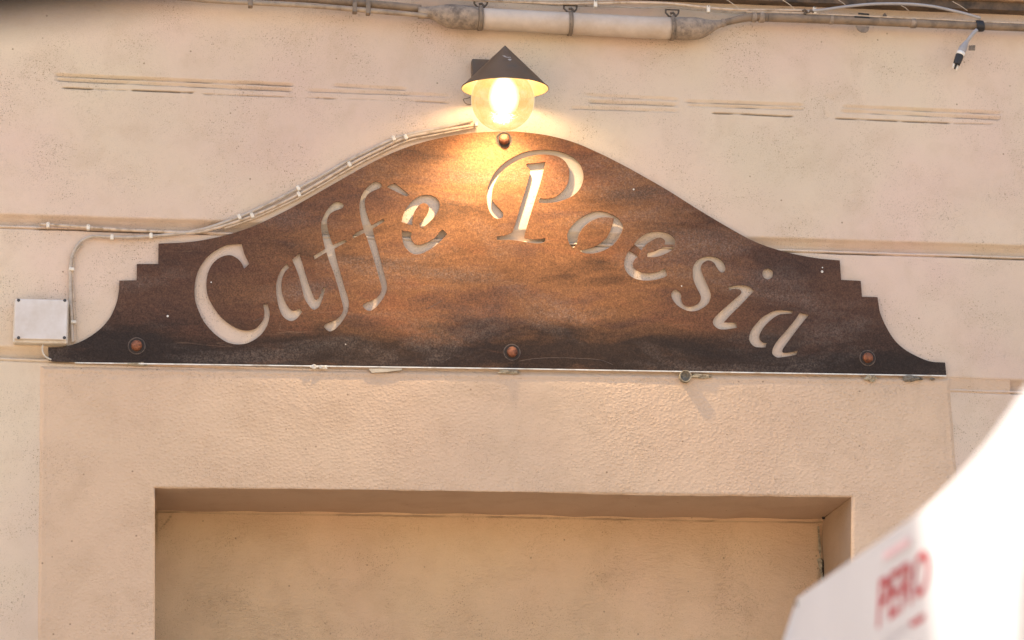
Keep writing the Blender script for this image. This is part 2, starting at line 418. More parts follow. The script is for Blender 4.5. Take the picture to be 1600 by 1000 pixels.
# ------------------------------------------------------------------ facade
fac = thing("cafe_facade", (1.0, 0, 0), "cream plastered cafe front with horizontal grooves and a deep blind doorway", "building")
def sm(t, a, b):
    u = np.clip((t - a) / (b - a), 0, 1); return u*u*(3-2*u)
def tri(t, c, wd): return np.clip(1 - np.abs(t - c) / wd, 0, 1)
def line_y(x, a, b): return a[1] + (x - a[0]) * (b[1] - a[1]) / (b[0] - a[0])

def wall_depth(px, py):
    """relief of the upper wall in metres, positive goes into the wall; px, py are elevation drawing units (about 2 mm)"""
    d = 0.0035 * (fbm(px, py, 160, 3) - 0.5) + 0.0016 * (fbm(px, py, 34, 9) - 0.5)
    gr = np.zeros_like(d)
    # long groove at mid height, and the one level with the top of the door surround
    for (a, b, seed, dep) in (((54, 336), (1550, 382), 1, 1.0), ((-20, 541), (1550, 592), 5, 0.85)):
        wob = 1.6 * (fbm(px, py*0 + seed, 60, seed) - 0.5)
        t = py - line_y(px, a, b) - wob
        prof = np.interp(t, [-2, 0, 4, 9, 15, 16.5, 17.2, 20.2, 20.8, 21.8, 22.6, 24],
                            [0, .002, .015, .026, .032, .030, .001, -.0008, .001, .013, .002, 0])
        jag = fbm(px, py, 22, seed + 20)
        d = d + prof * dep * (0.86 + 0.28 * jag) * (1 - 0.55 * sm(px, 380, 440) * (1 - sm(px, 1150, 1200)) * (seed == 1))
        crk = np.exp(-((t - 21.6) / 0.9)**2) * sm(fbm(px, py*0, 90, seed + 31), 0.42, 0.60)
        d = d + 0.008 * crk; gr = np.maximum(gr, crk * 0.85)
        gr = np.maximum(gr, 0.28 * np.exp(-((t - 16.2) / 1.2)**2) * sm(fbm(px, py*0, 50, seed + 8), 0.35, 0.6))
    # old strip grooves filled with mortar: ledge lines and cracks
    L = [((88,119),(457,134),'s',1.0), ((90,126),(455,142.5),'s',.8), ((99,137),(146,139.5),'c',1.), ((150,139.5),(200,141),'c',.3), ((206,141.2),(302,145),'c',1.), ((318,147),(457,152),'c',.45),
         ((523,134.5),(634,141),'s',.6), ((483,142.5),(700,151.5),'s',.5), ((477,152),(524,154.5),'c',.6), ((540,155),(620,157),'c',.2), ((630,157),(702,161),'c',.45),
         ((915,150),(1059,157),'s',.55), ((921,160.5),(1056,165),'s',.75), ((893,170),(1058,175),'s',.5), ((1000,172.6),(1012,173.4),'c',.5),
         ((1072,159.5),(1254,166),'s',.7), ((1076,165.5),(1254,171),'s',.85), ((1114,176.5),(1239,182),'c',.9),
         ((1318,168),(1562,178),'s',.8), ((1316,175),(1562,187),'s',.7), ((1306,185),(1484,193),'c',.85), ((1490,193),(1552,194.5),'c',.35)]
    for i, (a, b, k, s) in enumerate(L):
        wob = 1.3 * (fbm(px, py*0 + i, 40, 40 + i) - 0.5)
        t = py - line_y(px, a, b) - wob
        ends = sm(px, a[0] - 2, a[0] + 3) * (1 - sm(px, b[0] - 3, b[0] + 2))
        var = 0.6 + 0.8 * fbm(px, py*0 + i, 55, 60 + i)
        if k == 's':
            prof = np.interp(t, [-5, -0.8, 0.0, 1.4, 2.0], [0, .0085, .0100, .0004, 0]) * s * var
            d = d + prof * ends
            gr = np.maximum(gr, ends * s * 0.75 * np.exp(-((t - 0.1) / 1.1)**2) * sm(fbm(px, py*0 + i, 45, 80 + i), 0.40, 0.62))
        else:
            c = np.exp(-((t) / 1.0)**2) * ends * s
            c = c * (0.35 + 0.65 * sm(fbm(px, py*0 + i, 16, 90 + i), 0.30, 0.45))
            d = d + 0.009 * c; gr = np.maximum(gr, c * 0.85)
    # joints at the ends of the strips, patched hollow
    for (x, y0, y1, s) in ((457, 136, 168, .35), (1058.5, 155, 176, .5), (1254.5, 164, 172, .35), (88, 112, 128, .35)):
        c = np.exp(-((px - x - 1.2*(fbm(py, px*0, 9, 70) - .5)) / 1.1)**2) * sm(py, y0, y0+3) * (1 - sm(py, y1-4, y1)) * s
        d = d + 0.004 * c; gr = np.maximum(gr, 0.35 * c)
    r = np.hypot((px - 1296) / 9, (py - 168) / 15)
    d = d + 0.003 * np.exp(-(r - 1)**2 * 14) * 0.7
    return d, np.clip(gr, 0, 1)

def rows(spec):
    out = []
    for a, b, st in spec: out += list(np.arange(a, b, st))
    return np.array(out + [spec[-1][1]])
def sheet(name, xs, ys, depthf, mat, parent, base_y=0.0, keep=None):
    X, Y = np.meshgrid(xs, ys)
    if depthf is not None: D, G = depthf(X, Y)
    else: D, G = np.zeros_like(X), np.zeros_like(X)
    nr, nc = X.shape
    dirs = np.stack([X - 800., 500. - Y, np.full_like(X, -F)], -1) @ R
    tt = (base_y - CAM[1]) / dirs[..., 1]
    pts = CAM + dirs * tt[..., None]
    pts[..., 1] = base_y + D
    idx = np.arange(nr*nc).reshape(nr, nc)
    quads = np.stack([idx[1:, :-1], idx[1:, 1:], idx[:-1, 1:], idx[:-1, :-1]], -1)
    if keep is not None:
        mx = (X[:-1, :-1] + X[1:, 1:]) / 2; my = (Y[:-1, :-1] + Y[1:, 1:]) / 2
        quads = quads[keep(mx, my)]
    else: quads = quads.reshape(-1, 4)
    o = obj(name, pts.reshape(-1, 3), quads, mat, parent, True)
    at = o.data.attributes.new("crease_dark", 'FLOAT', 'POINT'); at.data.foreach_set("value", G.reshape(-1).astype(np.float32))
    return o
xs = rows([(-3400, -300, 100), (-300, -20, 20), (-20, 1640, 4), (1640, 1900, 20), (1900, 4600, 100)])
ys = rows([(-260, -20, 12), (-20, 105, 2.5), (105, 200, 0.8), (200, 330, 2.5), (330, 410, 0.8), (410, 535, 2.5), (535, 625, 1.0), (625, 760, 4), (760, 1900, 60)])
keep = lambda mx, my: ~((mx > 90) & (mx < 1460) & (my > 640) & (my < 1895))
sheet("upper_wall", xs, ys, wall_depth, M['wall'], fac, 0.0, keep)

# door surround: a raised plaster frame round a deep blind doorway
SUR = -0.0070
def sur_edges(px, py):
    left = 60 - (py - 575) * 0.012 + 2.0 * (fbm(py, px*0, 50, 4) - 0.5)
    right = 1487 + (py - 590) * 0.085 + 2.0 * (fbm(py, px*0, 50, 6) - 0.5)
    top = 568 + (px - 60) * 0.0135
    return left, right, top
def surround_depth(px, py):
    l, r, t = sur_edges(px, py)
    e = np.minimum(np.minimum(px - l, r - px), (py - t))
    d = 0.0105 * (1 - sm(e, 0, 10)) + 0.0030 * (fbm(px, py, 120, 13) - 0.5) + 0.0012 * (fbm(px, py, 26, 17) - 0.5)
    d = d + 0.0016 * np.exp(-((e - 15) / 4)**2)
    hl = 242 - px; hr = px - 1331; ht = line_y(px, (242, 763), (1330, 777)) - py
    h = np.maximum(np.maximum(hl, hr), ht)                  # distance outside the opening
    d = d + 0.006 * (1 - sm(h, 0, 3.0))
    return d, np.zeros_like(d)
def warp_to_opening(o_name, xs, ys, mat):
    pass
def top_y(px):
    return np.interp(px, [0, 242, 490, 780, 1000, 1150, 1330, 1600], [760, 762.5, 764, 768, 773, 774.5, 777, 780]) + 1.3*(fbm(px, px*0, 30, 15) - .5)
# three pieces of one sheet, split along the opening so that their edges follow it
def grid_piece(u0, u1, vtop, vbot, nu, nv):
    us = np.linspace(u0, u1, nu); V = []
    for u in us:
        a, b = vtop(u), vbot(u); V.append(np.linspace(a, b, nv))
    return us, np.array(V).T
parts_px = []
xa = np.concatenate([np.linspace(50, 75, 18), np.linspace(78, 238, 40), [240, 241, 242]])
xb = np.concatenate([[243, 244], np.linspace(247, 1326, 270), [1329, 1330]])
xc = np.concatenate([[1331, 1332, 1334], np.linspace(1337, 1475, 35), np.linspace(1477, 1580, 60)])
allx = np.concatenate([xa, xb, xc])
vt = np.concatenate([np.linspace(0, .10, 20)[:-1], np.linspace(.10, .97, 45), [.98, .988, .994, 1.0]])
Xu = np.tile(allx, (len(vt), 1)); ty = top_y(allx)
lt = np.array([sur_edges(x, 575.)[2] for x in allx]) - 3
Yu = lt + (ty - lt) * vt[:, None]
lo = np.concatenate([np.linspace(2, 40, 10), np.linspace(46, 340, 70), np.linspace(380, 1000, 12)])
Yl = ty + lo[:, None]; Xl = np.tile(allx, (len(lo), 1))
X = np.concatenate([Xu, Xl]); Y = np.concatenate([Yu, Yl]); nr, nc = X.shape
D, G = surround_depth(X, Y)
# the opening's own upright edges
dirs = np.stack([X - 800., 500. - Y, np.full_like(X, -F)], -1) @ R
pts = CAM + dirs * ((SUR - CAM[1]) / dirs[..., 1])[..., None]
pts[..., 1] = SUR + D
idx = np.arange(nr*nc).reshape(nr, nc)
quads = np.stack([idx[1:, :-1], idx[1:, 1:], idx[:-1, 1:], idx[:-1, :-1]], -1)
mx = (X[:-1, :-1] + X[1:, 1:]) / 2; row = np.arange(nr - 1)[:, None] + 0*mx
hole = (mx > 242) & (mx < 1331) & (row >= len(vt) - 1)
sur = obj("door_surround", pts.reshape(-1, 3), quads[~hole], M['surround'], fac, True)
at = sur.data.attributes.new("crease_dark", 'FLOAT', 'POINT'); at.data.foreach_set("value", G.reshape(-1).astype(np.float32))

# reveals of the doorway
NB = 0.370
front = pts[len(vt) - 1]; sel = [i for i, x in enumerate(allx) if 241.5 <= x <= 1331.5]
fl = front[sel]
ny = 9
V = []; 
for j in range(ny):
    f = j / (ny - 1)
    for k, p in enumerate(fl):
        V.append((p[0], p[1] + (NB + 0.01 - p[1]) * f, p[2] + (0.002 * math.sin(k*0.21) + 0.003 * (random.random() - .5) * 0) * f))
n = len(fl)
Fq = [(j*n+k, j*n+k+1, (j+1)*n+k+1, (j+1)*n+k) for j in range(ny-1) for k in range(n-1)]
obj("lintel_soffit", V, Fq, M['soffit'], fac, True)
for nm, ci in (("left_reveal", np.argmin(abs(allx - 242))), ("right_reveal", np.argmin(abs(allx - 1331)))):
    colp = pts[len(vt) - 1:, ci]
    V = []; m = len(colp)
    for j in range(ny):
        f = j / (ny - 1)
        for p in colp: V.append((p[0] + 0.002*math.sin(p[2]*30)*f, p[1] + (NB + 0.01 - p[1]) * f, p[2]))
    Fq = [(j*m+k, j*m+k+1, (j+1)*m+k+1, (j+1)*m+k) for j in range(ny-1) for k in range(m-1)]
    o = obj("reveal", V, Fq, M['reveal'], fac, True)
def niche_depth(px, py):
    d = 0.008 * (fbm(px, py, 210, 23) - 0.5) + 0.0030 * (fbm(px * 0.8 + py * 0.6, py - px * 0.35, 40, 27) - 0.5)
    ty_ = np.interp(px, [200, 400, 800, 1130, 1290, 1400], [798, 802, 807.5, 814, 815.5, 817])
    t = py - ty_
    g = np.exp(-((t - 0.6 - 1.2*(fbm(px, py*0, 12, 33) - .5)) / 1.0)**2) * (0.35 + 0.6 * sm(fbm(px, py*0, 60, 35), .42, .6))
    g2 = np.exp(-((px - 244 - 4*(fbm(py, px*0, 20, 55) - .3)) / 2.0)**2) * 0.55 * (1 - sm(py, 800, 880))
    g3 = 0.30 * np.exp(-((px - 1281) / 3.0)**2) * sm(fbm(py, px*0, 18, 44), .4, .6)
    # hair cracks by the upper left corner
    lx = line_y(py, (0, 0), (1, 0)) * 0
    t2 = (px - 262) + (py - 812) * 0.75 + 4 * (fbm(py, px*0, 8, 12) - .5)
    g4 = 0.6 * np.exp(-(t2 / 0.9)**2) * sm(py, 800, 806) * (1 - sm(py, 818, 832))
    G = np.clip(np.maximum.reduce([g * 0.75, g2, g3, g4]), 0, 1)
    return d + 0.003 * G, G
nb = sheet("niche_wall", rows([(200, 1420, 3)]), rows([(770, 830, 1.5), (830, 1120, 4), (1120, 1900, 40)]), niche_depth, M['niche'], fac, NB)
# broken plaster in the right-hand corner of the doorway
def flake(pxs, y, thick, mat, name, parent=fac):
    a = [P(px, py, y) for px, py in pxs]; k = len(a)
    V = [tuple(p) for p in a] + [(p[0], p[1] + thick, p[2]) for p in a]
    Fq = [tuple(range(k))[::-1], tuple(range(k, 2*k))] + [(i, (i+1) % k, k+(i+1) % k, k+i) for i in range(k)]
    return obj(name, V, Fq, mat, parent)
flake([(1283,872),(1287,876),(1290,886),(1291,898),(1289,906),(1286,902),(1284,890),(1282,880)], NB - 0.010, 0.012, M['void'], "crack")
flake([(1277.5,874),(1281,871),(1285,876),(1284.5,890),(1287,903),(1286,909),(1283,901),(1281,889)], NB - 0.016, 0.008, M['putty'], "plaster_flake")
flake([(1278,822),(1280,822),(1281,842),(1283.5,858),(1282,872),(1279.5,858)], NB - 0.008, 0.006, M['putty'], "plaster_flake")
flake([(1285,806),(1291,800),(1293,806),(1289,811),(1285,811)], NB - 0.03, 0.006, M['void'], "crack")

# stepped timber ledge that overhangs the wall above the pipes
zl = (P(1000, 9.5, 0)[2] + P(1550, 16, 0)[2]) / 2
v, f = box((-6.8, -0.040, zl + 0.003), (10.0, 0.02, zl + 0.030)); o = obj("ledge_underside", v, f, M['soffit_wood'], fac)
v, f = box((-6.8, -0.055, zl + 0.0305), (10.0, 0.02, zl + 0.12)); o = obj("ledge_board", v, f, M['wood'], fac); bevel(o, 0.004)
# storeys above the frame and the ends of the house
ZT = 13.3
v, f = box((-6.6, 0.012, zl + 0.10), (10.2, 0.40, ZT)); obj("upper_storey", v, f, M['wall'], fac)
v, f = box((-6.62, 0.42, 0.02), (10.22, 5.0, ZT + 0.002)); obj("house_body", v, f, M['wall'], fac)

# ================================================================== THE SIGN
SB, SFr = -0.0090, -0.0120                # back and front of the plate
edge = [(75.6,542.4,1),(76,562.8,1),(117,565.6),(420,568.6),(800,574.6),(1200,581.4),(1478.5,585.6,1),(1476.5,566.5,1),(1458,565.5),(1442.5,561.3),(1416,547.8),(1398,531.9),(1384.7,511),(1375.5,490),(1372.4,474),(1371,464.4,1),
        (1346.7,463.8,1),(1344.8,439,1),(1314.2,437.4,1),(1312,407,1),(1279.7,404),(1243,397.5),(1211.5,389.4),(1180,378),(1147.5,361),(1095,330),(1042.5,297),(990,267),(963.7,253),(937.5,240),(898,223),(858.7,212.3),(819,206.8),(793.7,205.4),(767.5,206),(728,208.9),(688.7,215.4),(649,225.8),(610,240.4),(572,259),(531,282),(492,304.3),(452.5,326.4),(426,339.7),(393.7,354.5),(354.3,367.2),(315,375.7),(283.5,379.2),(247.8,380.7,1),
        (247.5,412.5,1),(213.9,412.7,1),(213.7,438,1),(186.6,438.6,1),(185.8,455),(182.8,471),(177.5,485.5),(170.6,498.3),(157.5,513.3),(141.7,525.3),(123.4,535.2),(105,540.6),(88,542.8)]
LET = {}
LET['C'] = [[(377.8,380.3,1),(362,381.5),(353.5,382.9),(344,387),(334,393),(325,400),(317.5,409),(311.5,418.5),(307,430),(304.5,442),(303.7,452),(304,462),(305,470),(308,480),(312,490),(317.5,501),(325,511),(334,520.5),(344,528.5),(354,534.5),(365,537.7),(374,538.2),(384,537),(394,533),(404,526.5),(412,518),(417.7,508),(420.9,497),(421.5,488),(419.5,479),(417.5,474,1),(410.5,475.8,1),(412.3,483),(412.8,490),(411,499),(405.2,507.5),(398,513.5),(388,516),(378,515.2),(368,511.5),(358,505.5),(348,497.5),(340,488.5),(332.2,477),(327,467.5),(324,458),(322.8,449),(322.7,441),(324,431),(327.3,421),(333,411.5),(341,404.3),(350,400),(359,398.8),(366,401),(373,406),(378,412.3),(381.5,420,1),(389.8,412,1),(385,403),(381.3,394)]]
LET['a'] = [[(448,411,1),(452.8,418,1),(446,424),(442.4,431),(440.4,439),(440,448),(441,458),(444.5,468),(450,478.5),(455,483.7),(459.5,485),(464,483.3),(468.2,481,1),(472.5,487,1),(468,493),(463,498.6),(455.5,501.8),(448,499.5),(441.5,493.5),(437,485),(434,474),(432,462),(431.3,452),(431.6,443),(434,433),(438,424),(443.3,416)],
            [(467.5,395,1),(470,402.5),(475.4,420),(480,435.5),(485,449.5),(489,460),(492,466),(494.3,468),(497,466.3),(500,460.5),(503,452.5),(505,448.5,1),(508.8,449,1),(507,457),(504,467),(500.3,476),(497,481),(491,484),(485.7,481.2),(480,474),(475.3,465.3),(473,456),(470.3,445),(467.2,433),(462.6,420.5),(458.6,411.3),(456.2,405.5,1)]]
LET['f'] = [[(537,320.7),(535.5,324.8),(530,327.2),(523,329.6),(517,333.2),(513.2,338.3),(511.3,344),(511.6,352),(514,363.5),(517.5,374.3),(520.3,382.2,1),(539,374,1),(542.8,377.6,1),(522.5,388.6,1),(527,408),(533.5,431),(539,450),(543.5,463.5),(545.1,472),(545,479),(543.3,487),(540,494.3),(534,503.4),(527.5,510.7),(521.5,515.8),(515,517.9),(510,515.2),(506.6,511.5),(506.8,508),(510,505.4),(517,502.7),(525,499),(531,493.8),(535,487.6),(536.1,482),(535,475.5),(531.6,462.3),(527,445),(520.5,424.5),(515,410),(509.8,394.5,1),(491.5,405.5,1),(489.5,399.7,1),(507.8,388.5,1),(504.5,374),(502,360.5),(501.5,352),(503.2,343.2),(507.4,333.7),(513,325),(519,318.6),(524.7,315.2),(530.5,315),(535,317.3)],
            [(596.8,290),(595,293.2),(589,296),(582,299),(576,302.9),(572,308),(570.2,314.5),(571,324),(573.5,334),(577,344),(580.3,351.8,1),(599,341.2,1),(601.5,345.5,1),(582.5,357.5,1),(585,369.5),(588,380),(593,398),(597,415),(601.5,430.5),(604.5,442.5),(604.8,449.5),(603.5,456),(599.7,464.7),(594,472.7),(588,479.6),(581.5,484.6),(575.8,485.7),(570.4,483),(566.9,478.7),(568,475.3),(573,472.4),(581,469.3),(588,465.2),(593,459.7),(595.6,453.8),(595.9,449),(594,441),(590.4,427.8),(586,412.5),(581,396.5),(576.3,382),(573,371.5),(569.3,364,1),(551.5,372.8,1),(550.5,368,1),(560,361.5),(567.8,358.5,1),(564,343),(562,330),(561.5,322),(563,311),(567,301.3),(573,293.4),(580,286.8),(586,283.5),(591.3,284.1),(595,286.8)]]
LET['è'] = [[(604,292.2,1),(610,288.5),(617,286.2,1),(629,295.6),(639.3,304.5,1),(634.5,307.2,1)],
            [(627.3,347,1),(629.5,337),(633.5,327),(640,318),(648,310.5),(656,306),(665,304.5),(674,305.3),(681,309),(686,315),(687,321.5),(684.5,330),(678.7,338.8),(671.3,347),(663.5,353.5),(658.2,356.8,1),(654.7,350.5,1),(661,343.5),(666.4,336.2),(669.6,329),(669.9,323.7),(667.5,319.7),(662.3,317.5),(656.7,319.5),(651.5,325),(647.5,332),(645,340.5),(644.5,352.2,1)],
            [(627.5,360,1),(643.5,362.5,1),(642.4,370),(643.8,376),(647.7,380.5),(653.8,382.3),(661,381),(670,377.3),(679,371.7),(686.3,363),(691.5,358.2,1),(699,366,1),(691,374.4),(682,382.8),(672,389.8),(662,395),(653.5,397.5),(645,396.7),(638,392.3),(632,384.7),(629,376),(627.7,367.5)]]
LET['P'] = [[(842.3,309,1),(852,310.5),(864,309),(873,304.2),(881,296.4),(886.7,287.2),(889.2,277.5),(889.3,266),(886.2,257),(880.2,249.8),(872,244.8),(861.5,242.3),(850.5,241.5),(837.5,242.5),(824,245.7),(811,250.3),(799,256.7),(789,264.2),(781,272.3),(775,282.4),(770.5,293.4),(769,304),(769.2,312),(773,318.2),(779,324.7),(784.5,330.5),(786.8,335),(785,340),(780,342.1),(773.5,340.6),(768.3,336),(763.8,328),(761.3,318),(760.5,308),(761.2,298),(764,287),(769,276),(776.3,265.3),(786,255.7),(798,247.5),(812,240.3),(826,236),(840,234.2),(855,234),(869,235.5),(883,239.2),(895,245.3),(904,253),(909.3,262),(912,273),(910.5,285),(905,296.5),(895,306),(882,312.2),(870,315.7),(858,317.3),(848,317.3),(841.3,316.8,1)],
            [(852.8,252.8,1),(851.8,257),(844,288),(836.5,311),(824,352),(819.3,370.5,1),(823,372.6),(835,373.8),(845.5,372.9),(852.5,371.8,1),(852,376.2),(848.7,379.2),(840,380.5),(829,379.5),(815,377.3),(800,375.2),(788,375),(776.2,375.3,1),(775.7,369.4,1),(788,368),(796,365),(801,361),(807,343.5),(812,326),(817.5,308),(822.5,291),(826.8,275),(828.3,267),(826.2,263),(823,260),(822,257.5),(825,255.5),(840,254.5)]]
LET['o'] = [[(905,391.7,1),(911,394.9),(921,396.3),(933,395),(946,390.3),(957,383.5),(966,373.6),(971.7,362.7),(973.9,353.5),(970.8,347),(966.5,341.5),(960,337.2),(953.5,334),(945,331),(935,329.9),(926,331.4),(915.5,335.8),(905,342),(896,350.3),(889.5,358.3),(886.2,367),(887.5,376),(891.5,384),(896,387.5,1),(900,383.5),(902.8,377.5,1),(903.5,371),(906,364.3),(911,356.3),(919,349),(929,343),(939,340.1),(949,339.6),(959.4,341.1,1),(957,351),(952.5,363),(946,373),(937,380.8),(928,385.7),(917,388.7)]]
LET['e'] = [[(990.3,382.5,1),(993.5,377.3),(1001,369.7),(1011,364.2),(1022,361.9),(1032,361.4),(1042,363.7),(1050,368.4),(1055,374.4),(1055.5,382,1),(1038.3,382.2,1),(1039.2,377),(1036,373.2),(1031,371.3),(1024,373),(1015,378),(1008,384),(1001.3,391.8,1),(997.9,400.7,1),(993,404.3),(989.4,411),(990.5,417),(996,422.2),(1004.5,425.7),(1015.5,426.4),(1027,424.5),(1035,421),(1039.2,418.5,1),(1043.5,430,1),(1036,434),(1024,437.2),(1011,438.5),(998,437.2),(988,433.5),(980.8,427.5),(976,419),(975.2,410),(977.5,401),(983.3,391)],
            [(1011.2,394.5,1),(1021,393),(1031,388.6),(1037,385.2,1),(1054,385.4,1),(1052.5,388.7),(1045,394.2),(1034,399),(1022,401.8),(1011.1,401.5,1)]]
LET['s'] = [[(1055.5,451.9),(1061.3,454.7),(1064.8,460.5),(1064.9,467.5),(1067.5,474),(1073,478),(1080,478.5),(1088,476),(1093.5,470.7),(1095,464.2),(1092.3,456.8),(1087.5,447.5),(1083.5,437.5),(1082.2,427.5),(1082.9,417.5),(1087,409.7),(1093.8,403.7),(1102,400.7),(1111,400.2),(1120,402),(1127,406),(1131.5,411.3),(1134,418.3),(1132.6,423.5),(1128,425.9),(1123.8,423.5),(1120,418),(1116.3,411.8),(1111.5,408),(1105.8,407.2),(1100,409.8),(1096.5,414.3),(1095.7,420),(1098,427),(1101.5,435.3),(1106.3,446),(1109.8,454.5),(1111,461.5),(1109.5,469.2),(1105,476),(1098,481.3),(1089,485.5),(1079,486.5),(1069,483.7),(1059,477.7),(1052,469.7),(1048.8,462),(1050.3,455.7)]]
LET['i'] = [[(1137,448,1),(1146,446.2),(1158.5,445.1),(1168,446.5),(1174,449.6),(1178.8,453.8,1),(1160,474),(1142.5,491.3),(1131.5,503.3,1),(1150,503.2,1),(1152.5,512,1),(1142,513.7),(1131,515),(1123,514),(1117,510),(1113.7,504.5),(1115,498.5),(1120,492.3),(1130,482.8),(1142,472.3),(1153.5,462.5),(1158.2,457.3),(1157,453.6),(1153,451.9),(1144.7,451.9),(1140.6,454,1)],
            [(1199.7 + 8.6*math.cos(t*math.pi/8), 427.8 + 8.7*math.sin(t*math.pi/8)) for t in range(16)]]
LET['z'] = [[(1240.3,485.5,1),(1237,490,1),(1228,490.5),(1219,491.3),(1212,494.5),(1204,500.5),(1196.3,508),(1190.3,516.3),(1187,524),(1187.7,530),(1192,534.5),(1198.3,535.5,1),(1196.5,542.8,1),(1188,543),(1180,542),(1174,537.5),(1170.5,531),(1171,522.8),(1175,514),(1182,505),(1191,495.7),(1200.5,489.7),(1209.5,485.5),(1220,484.1),(1231,484.7)],
            [(1249.5,488,1),(1264.5,491.5,1),(1251,508),(1238,525),(1229,537.5),(1224,544.5),(1222.9,549.3),(1227,550.8),(1236,549.8),(1247,547.5,1),(1245,554,1),(1235,556.3),(1224,558),(1215,558.7),(1209.2,555.7),(1206.4,551.5),(1207.5,544.5),(1212,536),(1219,527),(1228,517),(1238,505),(1245,495.5)]]

so_c = P(788, 440, SFr); SC = Vector((so_c[0], -0.0105, so_c[2]))
sign = thing("cafe_sign", SC, "rusty brown metal sign with cut-out lettering Caffè Poesia and a curved top", "sign")
def plate(name, loops, y0, y1, mat, parent, bev=0.0):
    cu = bpy.data.curves.new(name, 'CURVE'); cu.dimensions = '2D'; cu.fill_mode = 'BOTH'
    cu.extrude = abs(y1 - y0) / 2; cu.bevel_depth = bev; cu.bevel_resolution = 1
    c0 = wloc(parent); ym = (y0 + y1) / 2; yf = min(y0, y1)
    for lp in loops:
        sp = cu.splines.new('POLY'); sp.points.add(len(lp) - 1); sp.use_cyclic_u = True
        for p_, q in zip(sp.points, lp):
            w_ = P(q[0], q[1], yf); p_.co = (w_[0] - c0.x, w_[2] - c0.z, 0, 1)
    tmp = bpy.data.objects.new("tmp", cu); COL.objects.link(tmp)
    dg = bpy.context.evaluated_depsgraph_get()
    me = bpy.data.meshes.new_from_object(tmp.evaluated_get(dg)); me.name = name
    bpy.data.objects.remove(tmp); bpy.data.curves.remove(cu)
    for v in me.vertices:
        x, y, z = v.co; v.co = (x, -z + (ym - c0.y), y)
    me.materials.clear(); me.materials.append(mat)
    o = bpy.data.objects.new(name, me); COL.objects.link(o); o.parent = parent
    return o
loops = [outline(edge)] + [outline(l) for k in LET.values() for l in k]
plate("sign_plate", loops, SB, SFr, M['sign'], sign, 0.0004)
# bridge that holds the middle of the letter e, bent back
b0 = [(992.0,379.0),(1004,391.5),(998,404),(981.5,392.5)]
v, f = [], []
a = [P(990.3,381.3,SB-0.0005), P(1003.5,391.5,SB-0.0005), P(999,401.8,SB+0.004), P(982.3,391.4,SB+0.004)]
V = [tuple(p) for p in a] + [(p[0], p[1] + 0.0015, p[2]) for p in a]
obj("bridge", V, [(3,2,1,0),(4,5,6,7),(0,1,5,4),(1,2,6,5),(2,3,7,6),(3,0,4,7)], M['sign'], sign)
# domed bolts on washers
def dome(c, r, h, n=28, flat=0.0):
    prof = [(r, 0), (r, h*0.30)] + [(r*math.cos(t), h*0.30 + h*0.70*math.sin(t)) for t in np.linspace(0.12, math.pi/2 - 0.02, 8)]
    return lathe(prof, c, n, 'y')
for (bx, by, sz) in ((213.5,540.5,1.0),(800,550.5,1.0),(1355.5,559.5,0.97),(787.5,218.5,1.0)):
    p = P(bx, by, SFr)
    ws = obj("washer", *lathe([(0.001, 0.0012), (0.0225*sz, 0.0012), (0.0235*sz, 0.0)], (p[0], SFr - 0.0003, p[2]), 32, 'y'), M['washer'], sign)
    obj("washer_rim", *lathe([(0.0237*sz, 0.0), (0.0240*sz, 0.0015), (0.0262*sz, 0.0013), (0.0270*sz, 0.0)], (p[0], SFr - 0.0002, p[2]), 32, 'y'), M['washer_rim'], sign, True)
    bv, bf = dome((p[0], SFr - 0.0013, p[2]), 0.0168*sz, 0.019)
    obj("bolt", bv, bf, M['bolt'], sign, True)
for (fx, fy, fr) in ((990,296,1.5),(1284.5,424.5,2.2),(1285,418,1.1),(262,494,1.8),(330,441,1.1),(540,538,1.0),(1065,447,1.1)):
    p = P(fx, fy, SFr)
    obj("paint_fleck", *lathe([(0.0001, 0.0008), (fr*PXM*0.7, 0.0008), (fr*PXM, 0.0)], (p[0], SFr - 0.0003, p[2]), 9, 'y'), M['trim'], sign)
for sp in ([(812,564),(835,560.5),(865,559),(905,560),(938,562.5),(958,570)], [(690,566),(700,561),(703,558.5)], [(668,482),(676,478),(690,470)], [(395,502),(404,499),(414,495)]):
    obj("scratch", *tube([P(a, b, SFr - 0.0001) for a, b in catmull(sp, 4)], 0.0008, 5), M['washer_rim'], sign)
# stand-off sleeves between plate and wall
for (bx, by) in ((213.5,540.5),(800,550.5),(1355.5,559.5),(787.5,218.5)):
    p = P(bx, by, SFr)
    obj("standoff", *tube([(p[0], SB + 0.0002, p[2]), (p[0], 0.012, p[2])], 0.008, 12), M['iron'], sign, True)
# pale angle along the lower edge
q0, q1 = P(117, 566.6, SFr), P(1478.3, 587.0, SFr); q2 = P(800, 575.8, SFr)
V = []
for p in (q0, q2, q1):
    for (dy, dz) in ((-0.0005, 0.0017), (-0.0005, -0.0017), (0.0032, -0.0017), (0.0032, 0.0008)):
        V.append((p[0], SFr + dy, p[2] + dz - 0.0004))
Fq = [(i*4+k, i*4+(k+1) % 4, (i+1)*4+(k+1) % 4, (i+1)*4+k) for i in range(2) for k in range(4)] + [(3,2,1,0),(8,9,10,11)]
obj("bottom_trim", V, Fq, M['trim'], sign)

